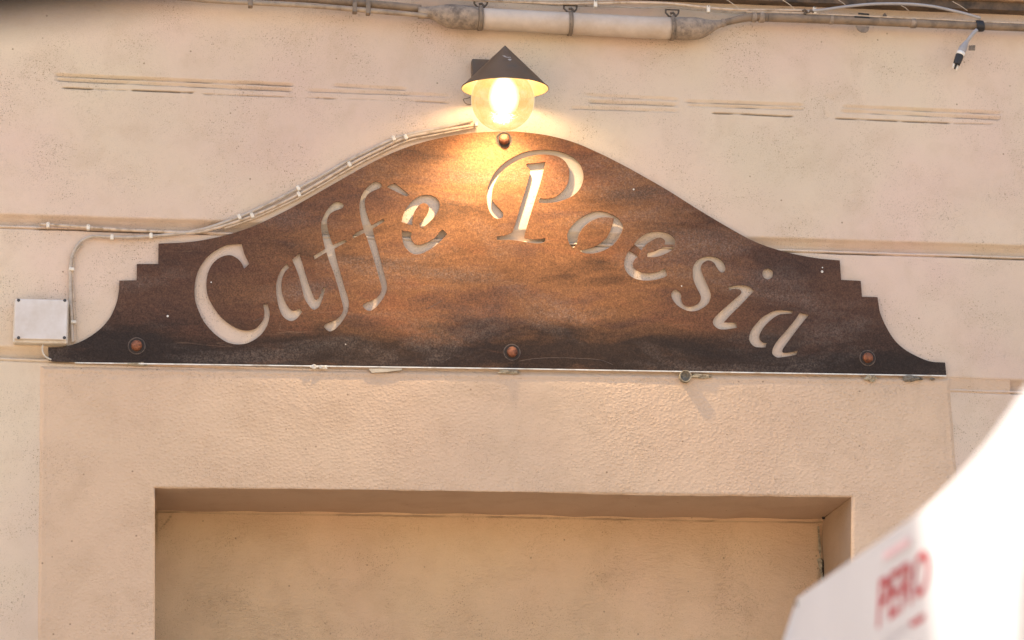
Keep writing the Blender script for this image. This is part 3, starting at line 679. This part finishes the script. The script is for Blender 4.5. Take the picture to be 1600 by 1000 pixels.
# ================================================================== WALL LAMP
LY = -0.165
rim = P(789, 137, LY); LX, RZ = rim[0], rim[2]
lamp = thing("wall_lamp", (LX, 0, RZ), "lit wall lamp with dark cone shade and round amber glass globe above the sign", "lamp")
RR = 69 * PXM * (7.95 + LY) / 7.95; HH = 67.5 * PXM
prof = [(0.0006, HH), (0.006, HH - 0.0055), (RR*0.5, HH*0.50), (RR*0.97, HH*0.022), (RR, 0.0), (RR + 0.0007, -0.0035), (RR - 0.0011, -0.0037)]
TILT = math.radians(5.5)                        # the shade nods forward a little
def nod(vf):
    V = []
    for (x, y, z) in vf[0]:
        dy, dz = y - LY, z - RZ
        V.append((x, LY + dy*math.cos(TILT) - dz*math.sin(TILT), RZ + dy*math.sin(TILT) + dz*math.cos(TILT)))
    return V, vf[1]
obj("lamp_shade", *nod(lathe(prof, (LX, LY, RZ), 72)), M['lamp_metal'], lamp, True)
prof2 = [(RR - 0.0012, -0.0034), (RR - 0.0020, 0.0), (RR*0.5, HH*0.50 - 0.0022), (0.004, HH - 0.0075)]
obj("shade_lining", *nod(lathe(prof2, (LX, LY, RZ), 72)), M['lamp_inner'], lamp, True)
def chip(cx, cz, rx, rz, rot):                  # bare chips in the shade's paint, set on the cone surface
    V = []
    for k in range(14):
        t = 2*math.pi*k/14; a = rx*math.cos(t)*(1 + .25*math.sin(3*t)); b = rz*math.sin(t)
        x = cx + a*math.cos(rot) - b*math.sin(rot); z = cz + a*math.sin(rot) + b*math.cos(rot)
        rr = RR * (1 - z / HH) + 0.0006; yy = math.sqrt(max(rr*rr - x*x, 0))
        V.append((LX + x, LY - yy, RZ + z))
    return V, [tuple(range(14))]
obj("paint_chip", *nod(chip(-0.001, 0.087, 0.0125, 0.0036, -0.25)), M['paint_chip'], lamp)
obj("paint_chip", *nod(chip(0.007, 0.0745, 0.0055, 0.0036, 0.1)), M['paint_chip'], lamp)
g0 = P(785.6, 156, LY); GX, GZ, GR = g0[0], g0[2], 50.2 * PXM * (7.95 + LY) / 7.95
prof = [(GR*math.sin(t), GR*math.cos(t)) for t in np.linspace(0.32, math.pi - 0.004, 40)]
obj("globe", *lathe(prof, (GX, LY, GZ), 64), M['globe'], lamp, True)
prof = [(0.001, -GR - 0.0015), (0.008, -GR - 0.0012), (0.013, -GR + 0.0008), (0.015, -GR + 0.003)]
obj("globe_boss", *lathe(prof, (GX, LY, GZ), 24), M['globe'], lamp, True)
BZ = RZ + 0.022
prof = [(0.012, 0.036), (0.015, 0.018), (0.036, -0.004), (0.048, -0.030), (0.051, -0.055), (0.046, -0.082), (0.033, -0.103), (0.015, -0.1135), (0.0005, -0.1155)]
obj("bulb", *lathe(prof, (GX + 0.004, LY, BZ), 32), M['bulb'], lamp, True)
obj("socket", *lathe([(0.001, 0.085), (0.018, 0.083), (0.020, 0.04), (0.0135, 0.036)], (GX + 0.004, LY, BZ), 24), M['lamp_metal'], lamp, True)
bp0, bp1 = P(737.5, 91.5, -0.030), P(803, 160, -0.030)
v, f = box((bp0[0], -0.030, bp1[2]), (bp1[0], -0.0005, bp0[2])); o = obj("backplate", v, f, M['lamp_metal'], lamp); bevel(o, 0.003)
obj("arm", *tube([(LX, -0.028, RZ + 0.055), (LX, -0.09, RZ + 0.075), (LX, LY, RZ + 0.085)], 0.009, 12), M['lamp_metal'], lamp, True)
obj("wire_end", *tube(catmull([P(735,152,-0.02), P(729,154,-0.022), P(724,155,-0.02), P(725.5,159,-0.018), P(729,162.5,-0.012), P(736,163.5,-0.006)], 4), 0.0012, 6), M['iron'], lamp, True)
ll = bpy.data.lights.new("bulb_light", 'SPOT'); ll.energy = 145.0; ll.color = (1.0, 0.79, 0.54); ll.shadow_soft_size = 0.014
ll.spot_size = math.radians(126); ll.spot_blend = 1.0          # reflector bulb facing down inside the shade
lo_ = bpy.data.objects.new("bulb_light", ll); COL.objects.link(lo_); lo_.parent = lamp
lo_.location = (GX + 0.004 - LX, LY, 0.052); lo_.rotation_euler = (math.radians(-14), 0, 0)
l2 = bpy.data.lights.new("bulb_glow", 'POINT'); l2.energy = 6.0; l2.color = (1.0, 0.80, 0.56); l2.shadow_soft_size = 0.036
lo2 = bpy.data.objects.new("bulb_glow", l2); COL.objects.link(lo2); lo2.parent = lamp
lo2.location = (GX + 0.004 - LX, LY, 0.050)

# ================================================================== PIPES
def pt(pts_, y): return [tuple(P(a, b, y)) for a, b in pts_]
pipe = thing("service_pipe", P(900, 40, 0), "thick tan conduit with lumpy grey joints clamped along the wall above the lamp", "pipe")
YP = -0.050
def px_tube(name, spec, y, mat, parent, n=20, sub=5):
    c = catmull([s[:3] for s in spec], sub)
    return obj(name, *tube([P(a, b, y) for a, b, r in c], [r * PXM for a, b, r in c], n), mat, parent, True)
px_tube("pipe_section", [(744,28.8,17.2),(860,35,17.6),(1000,42.6,17.8),(1054,44.2,17.8)], YP, M['pipe_tan'], pipe)
px_tube("joint_sleeve", [(653,20,9.5),(672,20,10),(682,21,12.5),(692,23,16.5),(704,25.2,19),(720,26.8,19.3),(736,28,18.8),(747,28.6,17.9)], YP, M['sleeve'], pipe)
px_tube("joint_sleeve", [(1052,44.2,17.9),(1066,44.6,18.4),(1086,44.5,18),(1098,43.5,15.5),(1108,41.5,11.5),(1117,39.2,8),(1125,37.2,6.2),(1133,35.4,5.8)], YP, M['sleeve'], pipe)
px_tube("pipe_section", [(1128,36.5,5.2),(1150,31,6),(1168,27.5,6.6),(1180,26.6,6.9),(1200,27.3,7)], YP, M['pipe_brown'], pipe)
px_tube("pipe_section", [(1196,27.2,6.9),(1300,30.8,7),(1420,36,6.7),(1550,41.2,6.6),(1900,54,6.6),(2600,80,6.6)], YP, M['pipe_brown'], pipe)
px_tube("pipe_section", [(-400,-49,6),(200,-16,6),(400,-6,6.2),(480,-2,6.3),(560,4.5,6.3),(610,9,6.3),(658,13.5,6.2)], YP, M['pipe_brown'], pipe)
px_tube("pipe_section", [(-400,-38,3.6),(200,-8,3.6),(330,1.5,3.6),(400,5,3.6),(480,9,3.7),(540,13.6,3.8),(600,19,3.8),(648,23,3.8),(668,25,4)], YP - 0.012, M['pipe_mid'], pipe)
for (x, y, r, wd) in ((1178,27,8.2,3.2),(1190,27.2,8.6,3.6),(1299,30.8,7.9,2.4),(1427,36.3,8.0,4),(1129,36,6.8,2.2)):
    px_tube("collar", [(x-wd,y-0.1,r*.94),(x-wd*.7,y,r),(x+wd*.7,y+.1,r),(x+wd,y+.1,r*.94)], YP, M['sleeve'], pipe, 18, 2)
for (x, y, r) in ((392,1.0,8.6),(555,8.0,11),(576,10.0,11.3)):
    a, b = P(x-4, y-r, YP-0.020), P(x+3, y+r, YP-0.020)
    v, f = box((a[0], YP-0.0225, b[2]), (b[0], YP + 0.004, a[2])); o = obj("pipe_clamp", v, f, M['strap'], pipe); bevel(o, 0.003)
def strap(x, yc, r):
    ring = []
    c = P(x, yc, YP); rr = (r + 0.9) * PXM
    V, Fq = [], []
    nn_ = 28
    for k in range(nn_):
        t = 2*math.pi*k/nn_
        for (dx, dr) in ((-3.1,0),(3.1,0)):
            V.append((c[0] + dx*PXM + 0.0, c[1] + math.cos(t)*(rr+dr), c[2] + math.sin(t)*(rr+dr)))
    Fq = [(2*k, 2*k+1, (2*k+3) % (2*nn_), (2*k+2) % (2*nn_)) for k in range(nn_)]
    o = obj("pipe_strap", V, Fq, M['strap'], pipe, True)
    m = o.modifiers.new("solid", 'SOLIDIFY'); m.thickness = 0.002
    # forked hanger above the strap
    top = yc - r
    yy = YP + 0.010
    L1 = tube(pt([(x-9,top-11),(x-9.5,top-6),(x-5.5,top-1.5),(x-1,top+1.5)], yy), 0.0032, 8)
    L2 = tube(pt([(x+11,top-9.5),(x+10.5,top-5),(x+7,top-1),(x+3,top+2)], yy), 0.0030, 8)
    L3 = tube(pt([(x-2,top-5),(x+2.5,top-5.5),(x+5,top-3),(x+2,top+4)], yy - 0.006), 0.0045, 8)
    L4 = tube(pt([(x-10,top-11),(x+12,top-10)], yy), 0.0022, 8)
    obj("hanger", *join([L1, L2, L3, L4]), M['iron'], o, True)
strap(750.5, 29, 17.6); strap(890.5, 36.8, 17.8); strap(1049.5, 44, 18.2)
# rag of tape and a metal tab on the thin right-hand pipe
o = flake([(1337,40),(1358.5,41.5),(1357,48),(1353,50.5),(1346,50),(1341,47)], YP - 0.006, 0.004, M['strap'], "tape_rag", pipe)
o = flake([(1378.5,29.5),(1380,22),(1383,20),(1385.5,24),(1386,30.5)], YP - 0.004, 0.004, M['iron'], "metal_tab", pipe)
for sp in ([(1341,21.2),(1358,22.5)], [(1335,26.3),(1359,28)]):
    obj("cable_tie", *tube(pt([sp[0], ((sp[0][0]+sp[1][0])/2, (sp[0][1]+sp[1][1])/2), sp[1]], YP - 0.012), 0.0031, 8), M['black'], pipe, True)

# ------------------------------------------------------------------ cables over the pipes
def cable(name, pts_, y, r, mat, label, cat="cable", group=None, sub=5, n=8):
    p0 = P(*pts_[0][:2], y)
    t = obj(name, *tube([P(a, b, y) for a, b in catmull(pts_, sub)], r, n), mat, None, True)
    return tag(t, label, cat, group)
CG = "cables running over the conduit"
cable("cable", [(700,-2.5),(760,1.0),(830,3.6),(870,5.6),(930,5.0),(985,4.0),(1030,4.6),(1060,6.8),(1100,11.5),(1130,14.2),(1165,15.6),(1200,15.8),(1250,16.4),(1262,17.5)], -0.046, 0.0044, M['paint_cable'], "pale painted cable sagging just above the thick tan conduit", group=CG)
cable("cable", [(640,-7),(720,-1.2),(800,3.4),(860,7.4),(900,9.0),(960,10.2),(1000,12.5),(1030,11),(1060,11.6),(1090,15.5),(1140,19.5),(1166,20)], -0.034, 0.0028, M['grey_cable'], "thin dark grey cable close under the pale cable above the conduit", group=CG)
cable("cable", [(1262,17.8),(1290,14.8),(1320,10.5),(1360,6.6),(1400,5.8),(1430,7),(1460,10.5),(1490,17),(1512,22.5),(1532,28.5)], -0.062, 0.0050, M['grey_plastic'], "light grey cable arching up against the dark ledge on the right", group=CG)
cable("cable", [(1166,18.6),(1230,19.5),(1300,22.8),(1360,25.6),(1420,28.5),(1480,31),(1535,34),(1700,40)], -0.058, 0.0024, M['paint_cable'], "thin cable lying along the top of the brown pipe at right", group=CG)
cable("cable", [(560,-13),(640,-6.5),(700,-4.0),(750,-0.2),(810,1.2),(900,1.0),(960,0.0)], -0.050, 0.0026, M['grey_cable'], "thin grey cable along the very top edge over the lamp", group=CG)
for i, (a, b, lab) in enumerate((((1133,-2),(1156,15),"thin pale wire slanting over the dark ledge, nearest the grey pipe joint"), ((1223,0),(1242,14.5),"thin pale wire slanting over the ledge just left of the cable clip"), ((1310,0),(1324,11),"thin pale wire meeting the rising grey cable"), ((1408,8.5),(1420,17),"thin pale wire under the crest of the arching grey cable"), ((1488,2),(1512,17),"thin pale wire slanting over the ledge beside the black tape"))):
    cable("thin_wire", [a, ((a[0]+b[0])/2+0.6, (a[1]+b[1])/2-0.5), b], -0.062, 0.0010, M['wire'], lab, "wire", "thin wires slanting across the ledge", 3, 6)
for i, (x, y, lab) in enumerate(((1107.5,13.2,"white cable clip over the right-hand joint of the conduit"),(1273.5,15.5,"white cable clip where the grey cable starts to arch"),(931,5.2,"pale cable clip above the tan conduit"))):
    t = thing("cable_clip", P(x, y, -0.05), lab, "cable clip", "cable clips above the conduit")
    a, b = P(x-2.6, y-5.5, -0.062), P(x+2.6, y+5.5, -0.062)
    v, f = box((a[0], -0.062, b[2]), (b[0], -0.046, a[2])); o = obj("saddle", v, f, M['clip'], t); bevel(o, 0.0025)
    obj("nail", *tube([P(x, y-4, -0.061), P(x, y-4, -0.068)], 0.0022, 8), M['screw'], t, True)
t = thing("wire_splice", P(1262, 18, -0.05), "small twisted splice of wires in front of the white cable clip on the pipe", "wire splice")
obj("twist", *join([tube(catmull([P(1254,17,-.06),P(1258,15.5,-.066),P(1262,19.5,-.06),P(1267,16.5,-.067),P(1271,19,-.06)], 4), 0.0035, 8), tube(pt([(1256,20),(1260,22)], -0.062), 0.004, 8)]), M['iron'], t, True)

# ------------------------------------------------------------------ dangling plug taped to the pipe
plug = thing("hanging_plug", P(1530, 40, -0.055), "black and grey plug on a short cord taped to the pipe at top right", "plug")
px_tube("tape_wrap", [(1524.2,40.2,8.4),(1525.5,40.2,9.2),(1530,40.6,9.5),(1535,41,9.2),(1536.2,41,8.4)], YP, M['black'], plug, 18, 2)
tp = tube(catmull([P(1526,47,-.066), P(1521,52,-.07), P(1514.5,60,-.07), P(1508.5,69,-.068)], 4), 0.0062, 10)
obj("cord", *tp, M['grey_plastic'], plug, True)
px_tube("strain_relief", [(1510.5,65,3.4),(1507.5,70.5,5.2),(1504.5,76,6.6),(1501.8,82,6.8)], -0.068, M['grey_plastic'], plug, 14, 3)
px_tube("white_band", [(1501.9,81.6,6.9),(1499.7,86.4,6.9)], -0.068, M['trim'], plug, 14, 1)
px_tube("plug_body", [(1499.7,86.4,6.7),(1497.6,92,6.6),(1495.4,98,6.0),(1494.2,101,5.4)], -0.068, M['black'], plug, 14, 3)
for (a, b) in (((1491.2,98.5),(1488.6,107.5)), ((1496.8,101),(1494.2,110.5)), ((1493.5,100.5),(1491.4,107.5))):
    mt = M['black'] if a[0] == 1493.5 else M['clip']
    obj("prong", *tube(pt([a, ((a[0]+b[0])/2, (a[1]+b[1])/2), b], -0.068), 0.0034, 8), mt, plug, True)
v = flake([(1514,71),(1524,70.5),(1523.5,78.5),(1513.5,78.5)], -0.066, 0.003, M['strap'], "tag", plug)

# ================================================================== CABLES ALONG THE SIGN
CY = -0.012
def wall_cable(name, pts_, y, r, mat, label, clips, group):
    t = thing(name, P(*pts_[0], y), label, "cable", group)
    obj("sheath", *tube([P(a, b, y) for a, b in catmull(pts_, 6)], r, 10), mat, t, True)
    for (cx, cy, ang) in clips:
        c = P(cx, cy, y - 0.003); d = Vector((math.cos(ang), 0, math.sin(ang))); e = Vector((-d.z, 0, d.x))
        V = []
        for dy in (-0.0075, 0.008):
            for (p_, q_) in ((-.0052,-.0085),(.0052,-.0085),(.0052,.0085),(-.0052,.0085)):
                w_ = Vector(c) + d*p_ + e*q_; V.append((w_.x, c[1] + dy, w_.z))
        o = obj("clip", V, [(0,1,2,3),(7,6,5,4),(1,0,4,5),(2,1,5,6),(3,2,6,7),(0,3,7,4)], M['clip'], t); bevel(o, 0.0028, 3)
        obj("nail", *lathe([(0.0003, 0.0012), (0.0018, 0.001), (0.002, 0)], (c[0] + e.x*.0055, c[1] - 0.0075, c[2] + e.z*.0055), 10, 'y'), M['trim'], o, True)
    return t
SG = "cables clipped along the left curve of the sign"
A_ = lambda s: math.atan2(s, 1)
wall_cable("sign_cable", [(113.6,535),(113,525),(112,500),(110.6,470),(109.8,440),(110,418),(112.5,402),(117,390),(125,379),(135,372.5),(148,369.5),(175,370.5),(205,370.8),(236,369),(265,366.6),(295,363),(325,356),(350,347.5),(374,339),(400,327.5),(432,312.5),(464,295.5),(500,276.5),(540,253.2),(580,233.6),(615,217.2),(650,207.8),(690,200),(738,188.5)], CY, 0.0052, M['pale_cable'],
           "grey cable bending up beside the junction box and following the sign to the lamp",
           [(112,421,math.pi/2),(115,503.5,math.pi/2),(175,371,0),(236,368.6,.05),(374,339.4,.4),(466,294.5,.5),(615,216.5,.42)], SG)
wall_cable("sign_cable", [(62,350.5),(110,353.5),(170,357.8),(240,361.4),(300,364),(330,358.5),(360,349.5),(394,337.5),(430,322),(466,304),(505,282),(546,257.5),(590,235),(633,215.5),(680,206),(742,195.5)], CY, 0.0048, M['paint_cable'],
           "cream cable lying in the wall groove, then beside the sign up to the lamp",
           [(75,352,.0),(138,355.5,0),(394,337,.38),(467,304,.48),(546,257,.5),(634,214.5,.4),(744,194,.2)], SG)
wall_cable("sign_cable", [(117.2,533),(116.8,525),(116.2,500),(114.8,470),(113.6,440),(113.8,421),(115.8,404),(119.5,393),(128,382)], CY + 0.002, 0.0026, M['paint_cable'],
           "thin cream cable beside the grey one, right of the junction box", [], SG)
wall_cable("sign_cable", [(350,357),(372,350),(400,339.5),(432,325.5),(466,309.5),(505,288),(548,262.5),(592,240),(636,220.5),(682,210.5),(740,199)], CY + 0.003, 0.0034, M['paint_cable'],
           "lowest painted cable hugging the top edge of the sign on the left", [], SG)

# junction box
jb = thing("junction_box", P(50, 500, 0), "white rectangular junction box on the wall at the left end of the sign", "junction box")
a, b = P(22, 469, -0.036), P(105.5, 537, -0.036)
v, f = box((a[0], -0.036, b[2]), (b[0], -0.0005, a[2])); o = obj("box_body", v, f, M['box_body'], jb); bevel(o, 0.006, 3)
a2, b2 = P(24, 466.5, -0.046), P(104, 531, -0.046)
v, f = box((a2[0], -0.046, b2[2]), (b2[0], -0.0362, a2[2])); o = obj("box_lid", v, f, M['white_plastic'], jb); bevel(o, 0.003, 3)
for (sx_, sy_) in ((101.3,469.3),(100.6,527.6),(29,469),(29,527.6)):
    p = P(sx_, sy_, -0.0465); obj("screw", *lathe([(0.0004, 0.0012), (0.0040, 0.0012), (0.0050, 0.0)], (p[0], -0.0462, p[2]), 16, 'y'), M['screw'], o)
obj("drop_wire", *tube(catmull([P(68,537,-.02), P(66,544,-.026), P(67.5,552,-.028), P(72,558,-.024), P(80,562,-.02)], 5), 0.0026, 8), M['box_body'], jb, True)

# ================================================================== ODDS AND ENDS UNDER THE SIGN
def lump(name, px, py, rx, rz, ry, mat, label, cat, group=None, seed=0, y=-0.0095):
    r = random.Random(seed); c = P(px, py, y)
    bm = bmesh.new(); bmesh.ops.create_icosphere(bm, subdivisions=3, radius=1)
    for v_ in bm.verts:
        q = v_.co.copy(); k = 1 + 0.32*math.sin(3.1*q.x + seed) * math.cos(4.3*q.z + seed*2) + 0.16*math.sin(9*q.y + 7*q.x + seed) + r.uniform(-.07, .07)
        v_.co = Vector((q.x*rx*PXM*k, q.y*ry*k, q.z*rz*PXM*k))
    me = bpy.data.meshes.new(name); bm.to_mesh(me); bm.free(); me.materials.append(mat)
    o = bpy.data.objects.new(name, me); COL.objects.link(o); o.location = c
    return tag(o, label, cat, group)
PG = "lumps of putty under the sign"
lump("putty_lump", 212, 568.6, 18, 2.6, 0.004, M['putty'], "flat smear of putty under the left bolt of the sign", "putty", PG, 3)
lump("putty_lump", 491, 573, 5.5, 3, 0.006, M['trim'], "left of two small white putty blobs under the cut-out letters ff", "putty", PG, 8)
lump("putty_lump", 505, 573.6, 6.5, 3.1, 0.006, M['trim'], "right of two small white putty blobs under the cut-out letters ff", "putty", PG, 11)
lump("putty_lump", 796, 581, 17, 3.0, 0.004, M['putty'], "smear of pale putty under the middle bolt of the sign", "putty", PG, 17)
lump("putty_lump", 1096, 587.5, 16, 3.4, 0.005, M['putty'], "yellowish crumbly putty beside the pipe stub under the sign", "putty", PG, 23)
lump("putty_lump", 1360.5, 590.5, 9, 5.5, 0.009, M['putty'], "knobbly cream putty lump under the right bolt of the sign", "putty", PG, 29)
lump("stone_chip", 1426, 591.5, 15, 4.5, 0.010, M['stone'], "grey broken stone chip wedged under the right end of the sign", "stone")
lump("stone_chip", 1457, 592, 4, 2.0, 0.004, M['stone'], "tiny dark stone speck near the right tip of the sign", "stone")
o = flake([(576,576),(628,575.5),(628,578.2),(604,581),(581,582.5)], -0.0128, 0.006, M['wedge'], "wooden_wedge", None); tag(o, "pale wooden wedge pushed under the sign left of the middle bolt", "wedge")
st = thing("pipe_stub", P(1072, 588, -0.02), "short open pipe stub poking out from under the sign", "pipe")
c0_ = P(1071.5, 587.5, -0.0235)
obj("tube_wall", *lathe([(0.0165, 0.0), (0.0190, 0.001), (0.0195, -0.004), (0.0195, -0.035)], c0_, 24, 'y'), M['putty'], st, True)
obj("tube_bore", *lathe([(0.0005, -0.012), (0.0120, -0.012), (0.0150, -0.002), (0.0166, 0.0)], c0_, 24, 'y'), M['stone'], st, True)

# ================================================================== PARASOL
PXX = 1.15
par_pts = [PX(1245, 935, PXX), PX(1300, 896, PXX), PX(1370, 847.5, PXX), PX(1440, 797, PXX), PX(1480, 760, PXX), PX(1516, 721, PXX), PX(1553, 676, PXX), PX(1600, 610, PXX), PX(1680, 498, PXX)]
par = thing("parasol", (2.1, -4.0, 0.0), "white cafe parasol with red lettering on its valance, blurred at lower right", "parasol")
rimL = [Vector(p) for p in par_pts]
A0, C0 = rimL[0], rimL[-1]
VH = 0.36
# left valance: falls from the rim, with soft flutes
dense = [Vector(p) for p in catmull([tuple(p) for p in rimL], 10)]
def valance(path, outv, nz=12, amp=0.012, seed=0, flare=None):
    V, Fq = [], []
    m = len(path)
    for j in range(nz + 1):
        f_ = j / nz
        for i, p in enumerate(path):
            s_ = i / (m - 1)
            wv_ = amp * f_ * math.sin(7*s_ + seed) + 0.5*amp*f_*math.sin(17*s_ + seed*2)
            q = p + outv * wv_ + Vector((0, 0, -VH*f_))
            if flare: q += flare(s_, f_)
            V.append(tuple(q))
    for j in range(nz):
        for i in range(m - 1): Fq.append((j*m+i, (j+1)*m+i, (j+1)*m+i+1, j*m+i+1))
    return V, Fq
def fl_(s_, f_):
    y = rimL[0].y + (rimL[-1].y - rimL[0].y) * s_
    d = max(0.0, (-4.74 + 0.38 * f_) - y)              # the cloth folds inward towards its near corner
    return Vector((-0.03 * f_ * (1 - s_)**3 + min(1.6 * d, 6.0 * d * d), 0.55 * f_ * (1 - s_)**4, 0))
obj("valance", *valance(dense, Vector((-1, 0, 0)), flare=fl_), M['cloth'], par, True)
W = 2.0
B0 = C0 + Vector((W, -0.02, -0.02)); D0 = A0 + Vector((W, 0.05, 0.0))
frontp = [C0.lerp(B0, t/24) for t in range(25)]; rightp = [B0.lerp(D0, t/24) for t in range(25)]; backp = [D0.lerp(A0, t/24) for t in range(25)]
obj("valance", *valance(rightp, Vector((1, 0, 0)), amp=0.015, seed=3), M['cloth'], par, True)
obj("valance", *valance(backp, Vector((0, 1, 0)), amp=0.015, seed=4), M['cloth'], par, True)
apex = (A0 + B0 + C0 + D0) / 4; apex.z = max(A0.z, C0.z) + 0.22
for nm, pth in (("canopy_panel", dense), ("canopy_panel", frontp), ("canopy_panel", rightp), ("canopy_panel", backp)):
    V, Fq = [], []; m = len(pth); nk = 8
    for j in range(nk + 1):
        f_ = j / nk
        for p in pth:
            q = p.lerp(apex, f_); q.z -= 0.05 * math.sin(math.pi * f_) * 0.8; V.append(tuple(q))
    for j in range(nk):
        for i in range(m - 1): Fq.append((j*m+i, j*m+i+1, (j+1)*m+i+1, (j+1)*m+i))
    obj(nm, V, Fq, M['cloth'], par, True)
obj("pole", *tube([(apex.x, apex.y, 0.06), (apex.x, apex.y, 1.2), (apex.x, apex.y, apex.z + 0.06)], 0.021, 16), M['iron'], par, True)
v, f = box((apex.x-.28, apex.y-.28, 0.001), (apex.x+.28, apex.y+.28, 0.06)); o = obj("base_slab", v, f, M['stone'], par); bevel(o, 0.01)
for c in (A0, B0, C0, D0):
    obj("rib", *tube([apex + Vector((0, 0, -0.03)), (apex + c)/2 + Vector((0, 0, -0.045)), c + Vector((0, 0, -0.012))], 0.008, 8), M['iron'], par, True)

# red print on the valance
def on_valance(px, py, lift=0.004):
    q = PX(px, py, PXX); return (q[0] - lift, q[1], q[2])
def quad_map(u, v, Q):
    (a, b, c, d) = [np.array(q, float) for q in Q]          # bottom-left, bottom-right, top-right, top-left
    return a*(1-u)*(1-v) + b*u*(1-v) + c*u*v + d*(1-u)*v
def valance_disp(p):
    """follow the flutes of the left valance"""
    best = min(range(len(dense)), key=lambda i: (dense[i].y - p[1])**2); s_ = best/(len(dense)-1)
    f_ = max(0, min(1, (dense[best].z - p[2]) / VH))
    return 0.012*f_*math.sin(7*s_) + 0.006*f_*math.sin(17*s_)
tx = bpy.data.curves.new("lettering", 'FONT'); tx.body = "PERO"; tx.size = 1.0; tx.offset = 0.015
tmp = bpy.data.objects.new("tmp", tx); COL.objects.link(tmp)
me = bpy.data.meshes.new_from_object(tmp.evaluated_get(bpy.context.evaluated_depsgraph_get()))
bpy.data.objects.remove(tmp)
bm = bmesh.new(); bm.from_mesh(me); bmesh.ops.triangulate(bm, faces=bm.faces[:])
bmesh.ops.subdivide_edges(bm, edges=bm.edges[:], cuts=1); bm.to_mesh(me); bm.free()
co = np.array([v_.co[:] for v_ in me.vertices]); mn, mxx = co.min(0), co.max(0)
Q = [(1376, 985), (1458, 922), (1458, 853), (1379, 905)]
V = []
for c in co:
    u, v_ = (c[0]-mn[0])/(mxx[0]-mn[0]), (c[1]-mn[1])/(mxx[1]-mn[1])
    q = on_valance(*quad_map(u, v_, Q)); V.append((q[0] - valance_disp(q), q[1], q[2]))
obj("lettering", V, [list(p.vertices) for p in me.polygons], M['red_print'], par)
bpy.data.meshes.remove(me)
def stripe(Q, mat):
    V, Fq = [], []
    for i in range(13):
        for v_ in (0, 1):
            q = on_valance(*quad_map(i/12, v_, Q)); V.append((q[0] - valance_disp(q), q[1], q[2]))
    return obj("printed_stripe", V, [(2*i, 2*i+2, 2*i+3, 2*i+1) for i in range(12)], mat, par)
stripe([(1385, 877), (1426, 850), (1426, 838), (1385, 865)], M['pale_print'])
stripe([(1386, 1010), (1452, 968), (1452, 957), (1386, 999)], M['red_print'])

# ================================================================== DARK AWNING CLOSE TO THE CAMERA
AY = CAM[1] + 1.36
aw = thing("awning", P(60, 0, AY), "dark brown edge of an awning hanging blurred into the top left corner", "awning")
pa = [P(-420, 74, AY), P(-150, 50, AY), P(54, 27, AY), P(180, 9, AY), P(330, -26, AY), P(520, -75, AY)]
pa = [Vector(p) for p in catmull([tuple(p) for p in pa], 6)]
V = []; 
for p in pa: V += [tuple(p), tuple(p + Vector((0, 0.004, 0))), tuple(p + Vector((0, 0.004, 0.17))), tuple(p + Vector((0, 0, 0.17)))]
m = len(pa)
Fq = [(4*i+k, 4*i+(k+1) % 4, 4*i+4+(k+1) % 4, 4*i+4+k) for i in range(m-1) for k in range(4)] + [(0,1,2,3),(4*m-1,4*m-2,4*m-3,4*m-4)]
obj("awning_valance", V, Fq, M['awning'], aw)
top = [p + Vector((0, 0.0, 0.171)) for p in pa]
V = []
for p in top: V += [tuple(p), tuple(p + Vector((-0.02, -1.1, 0.42))), tuple(p + Vector((-0.02, -1.1, 0.426))), tuple(p + Vector((0, 0, 0.006)))]
obj("awning_cloth", V, Fq, M['awning'], aw)
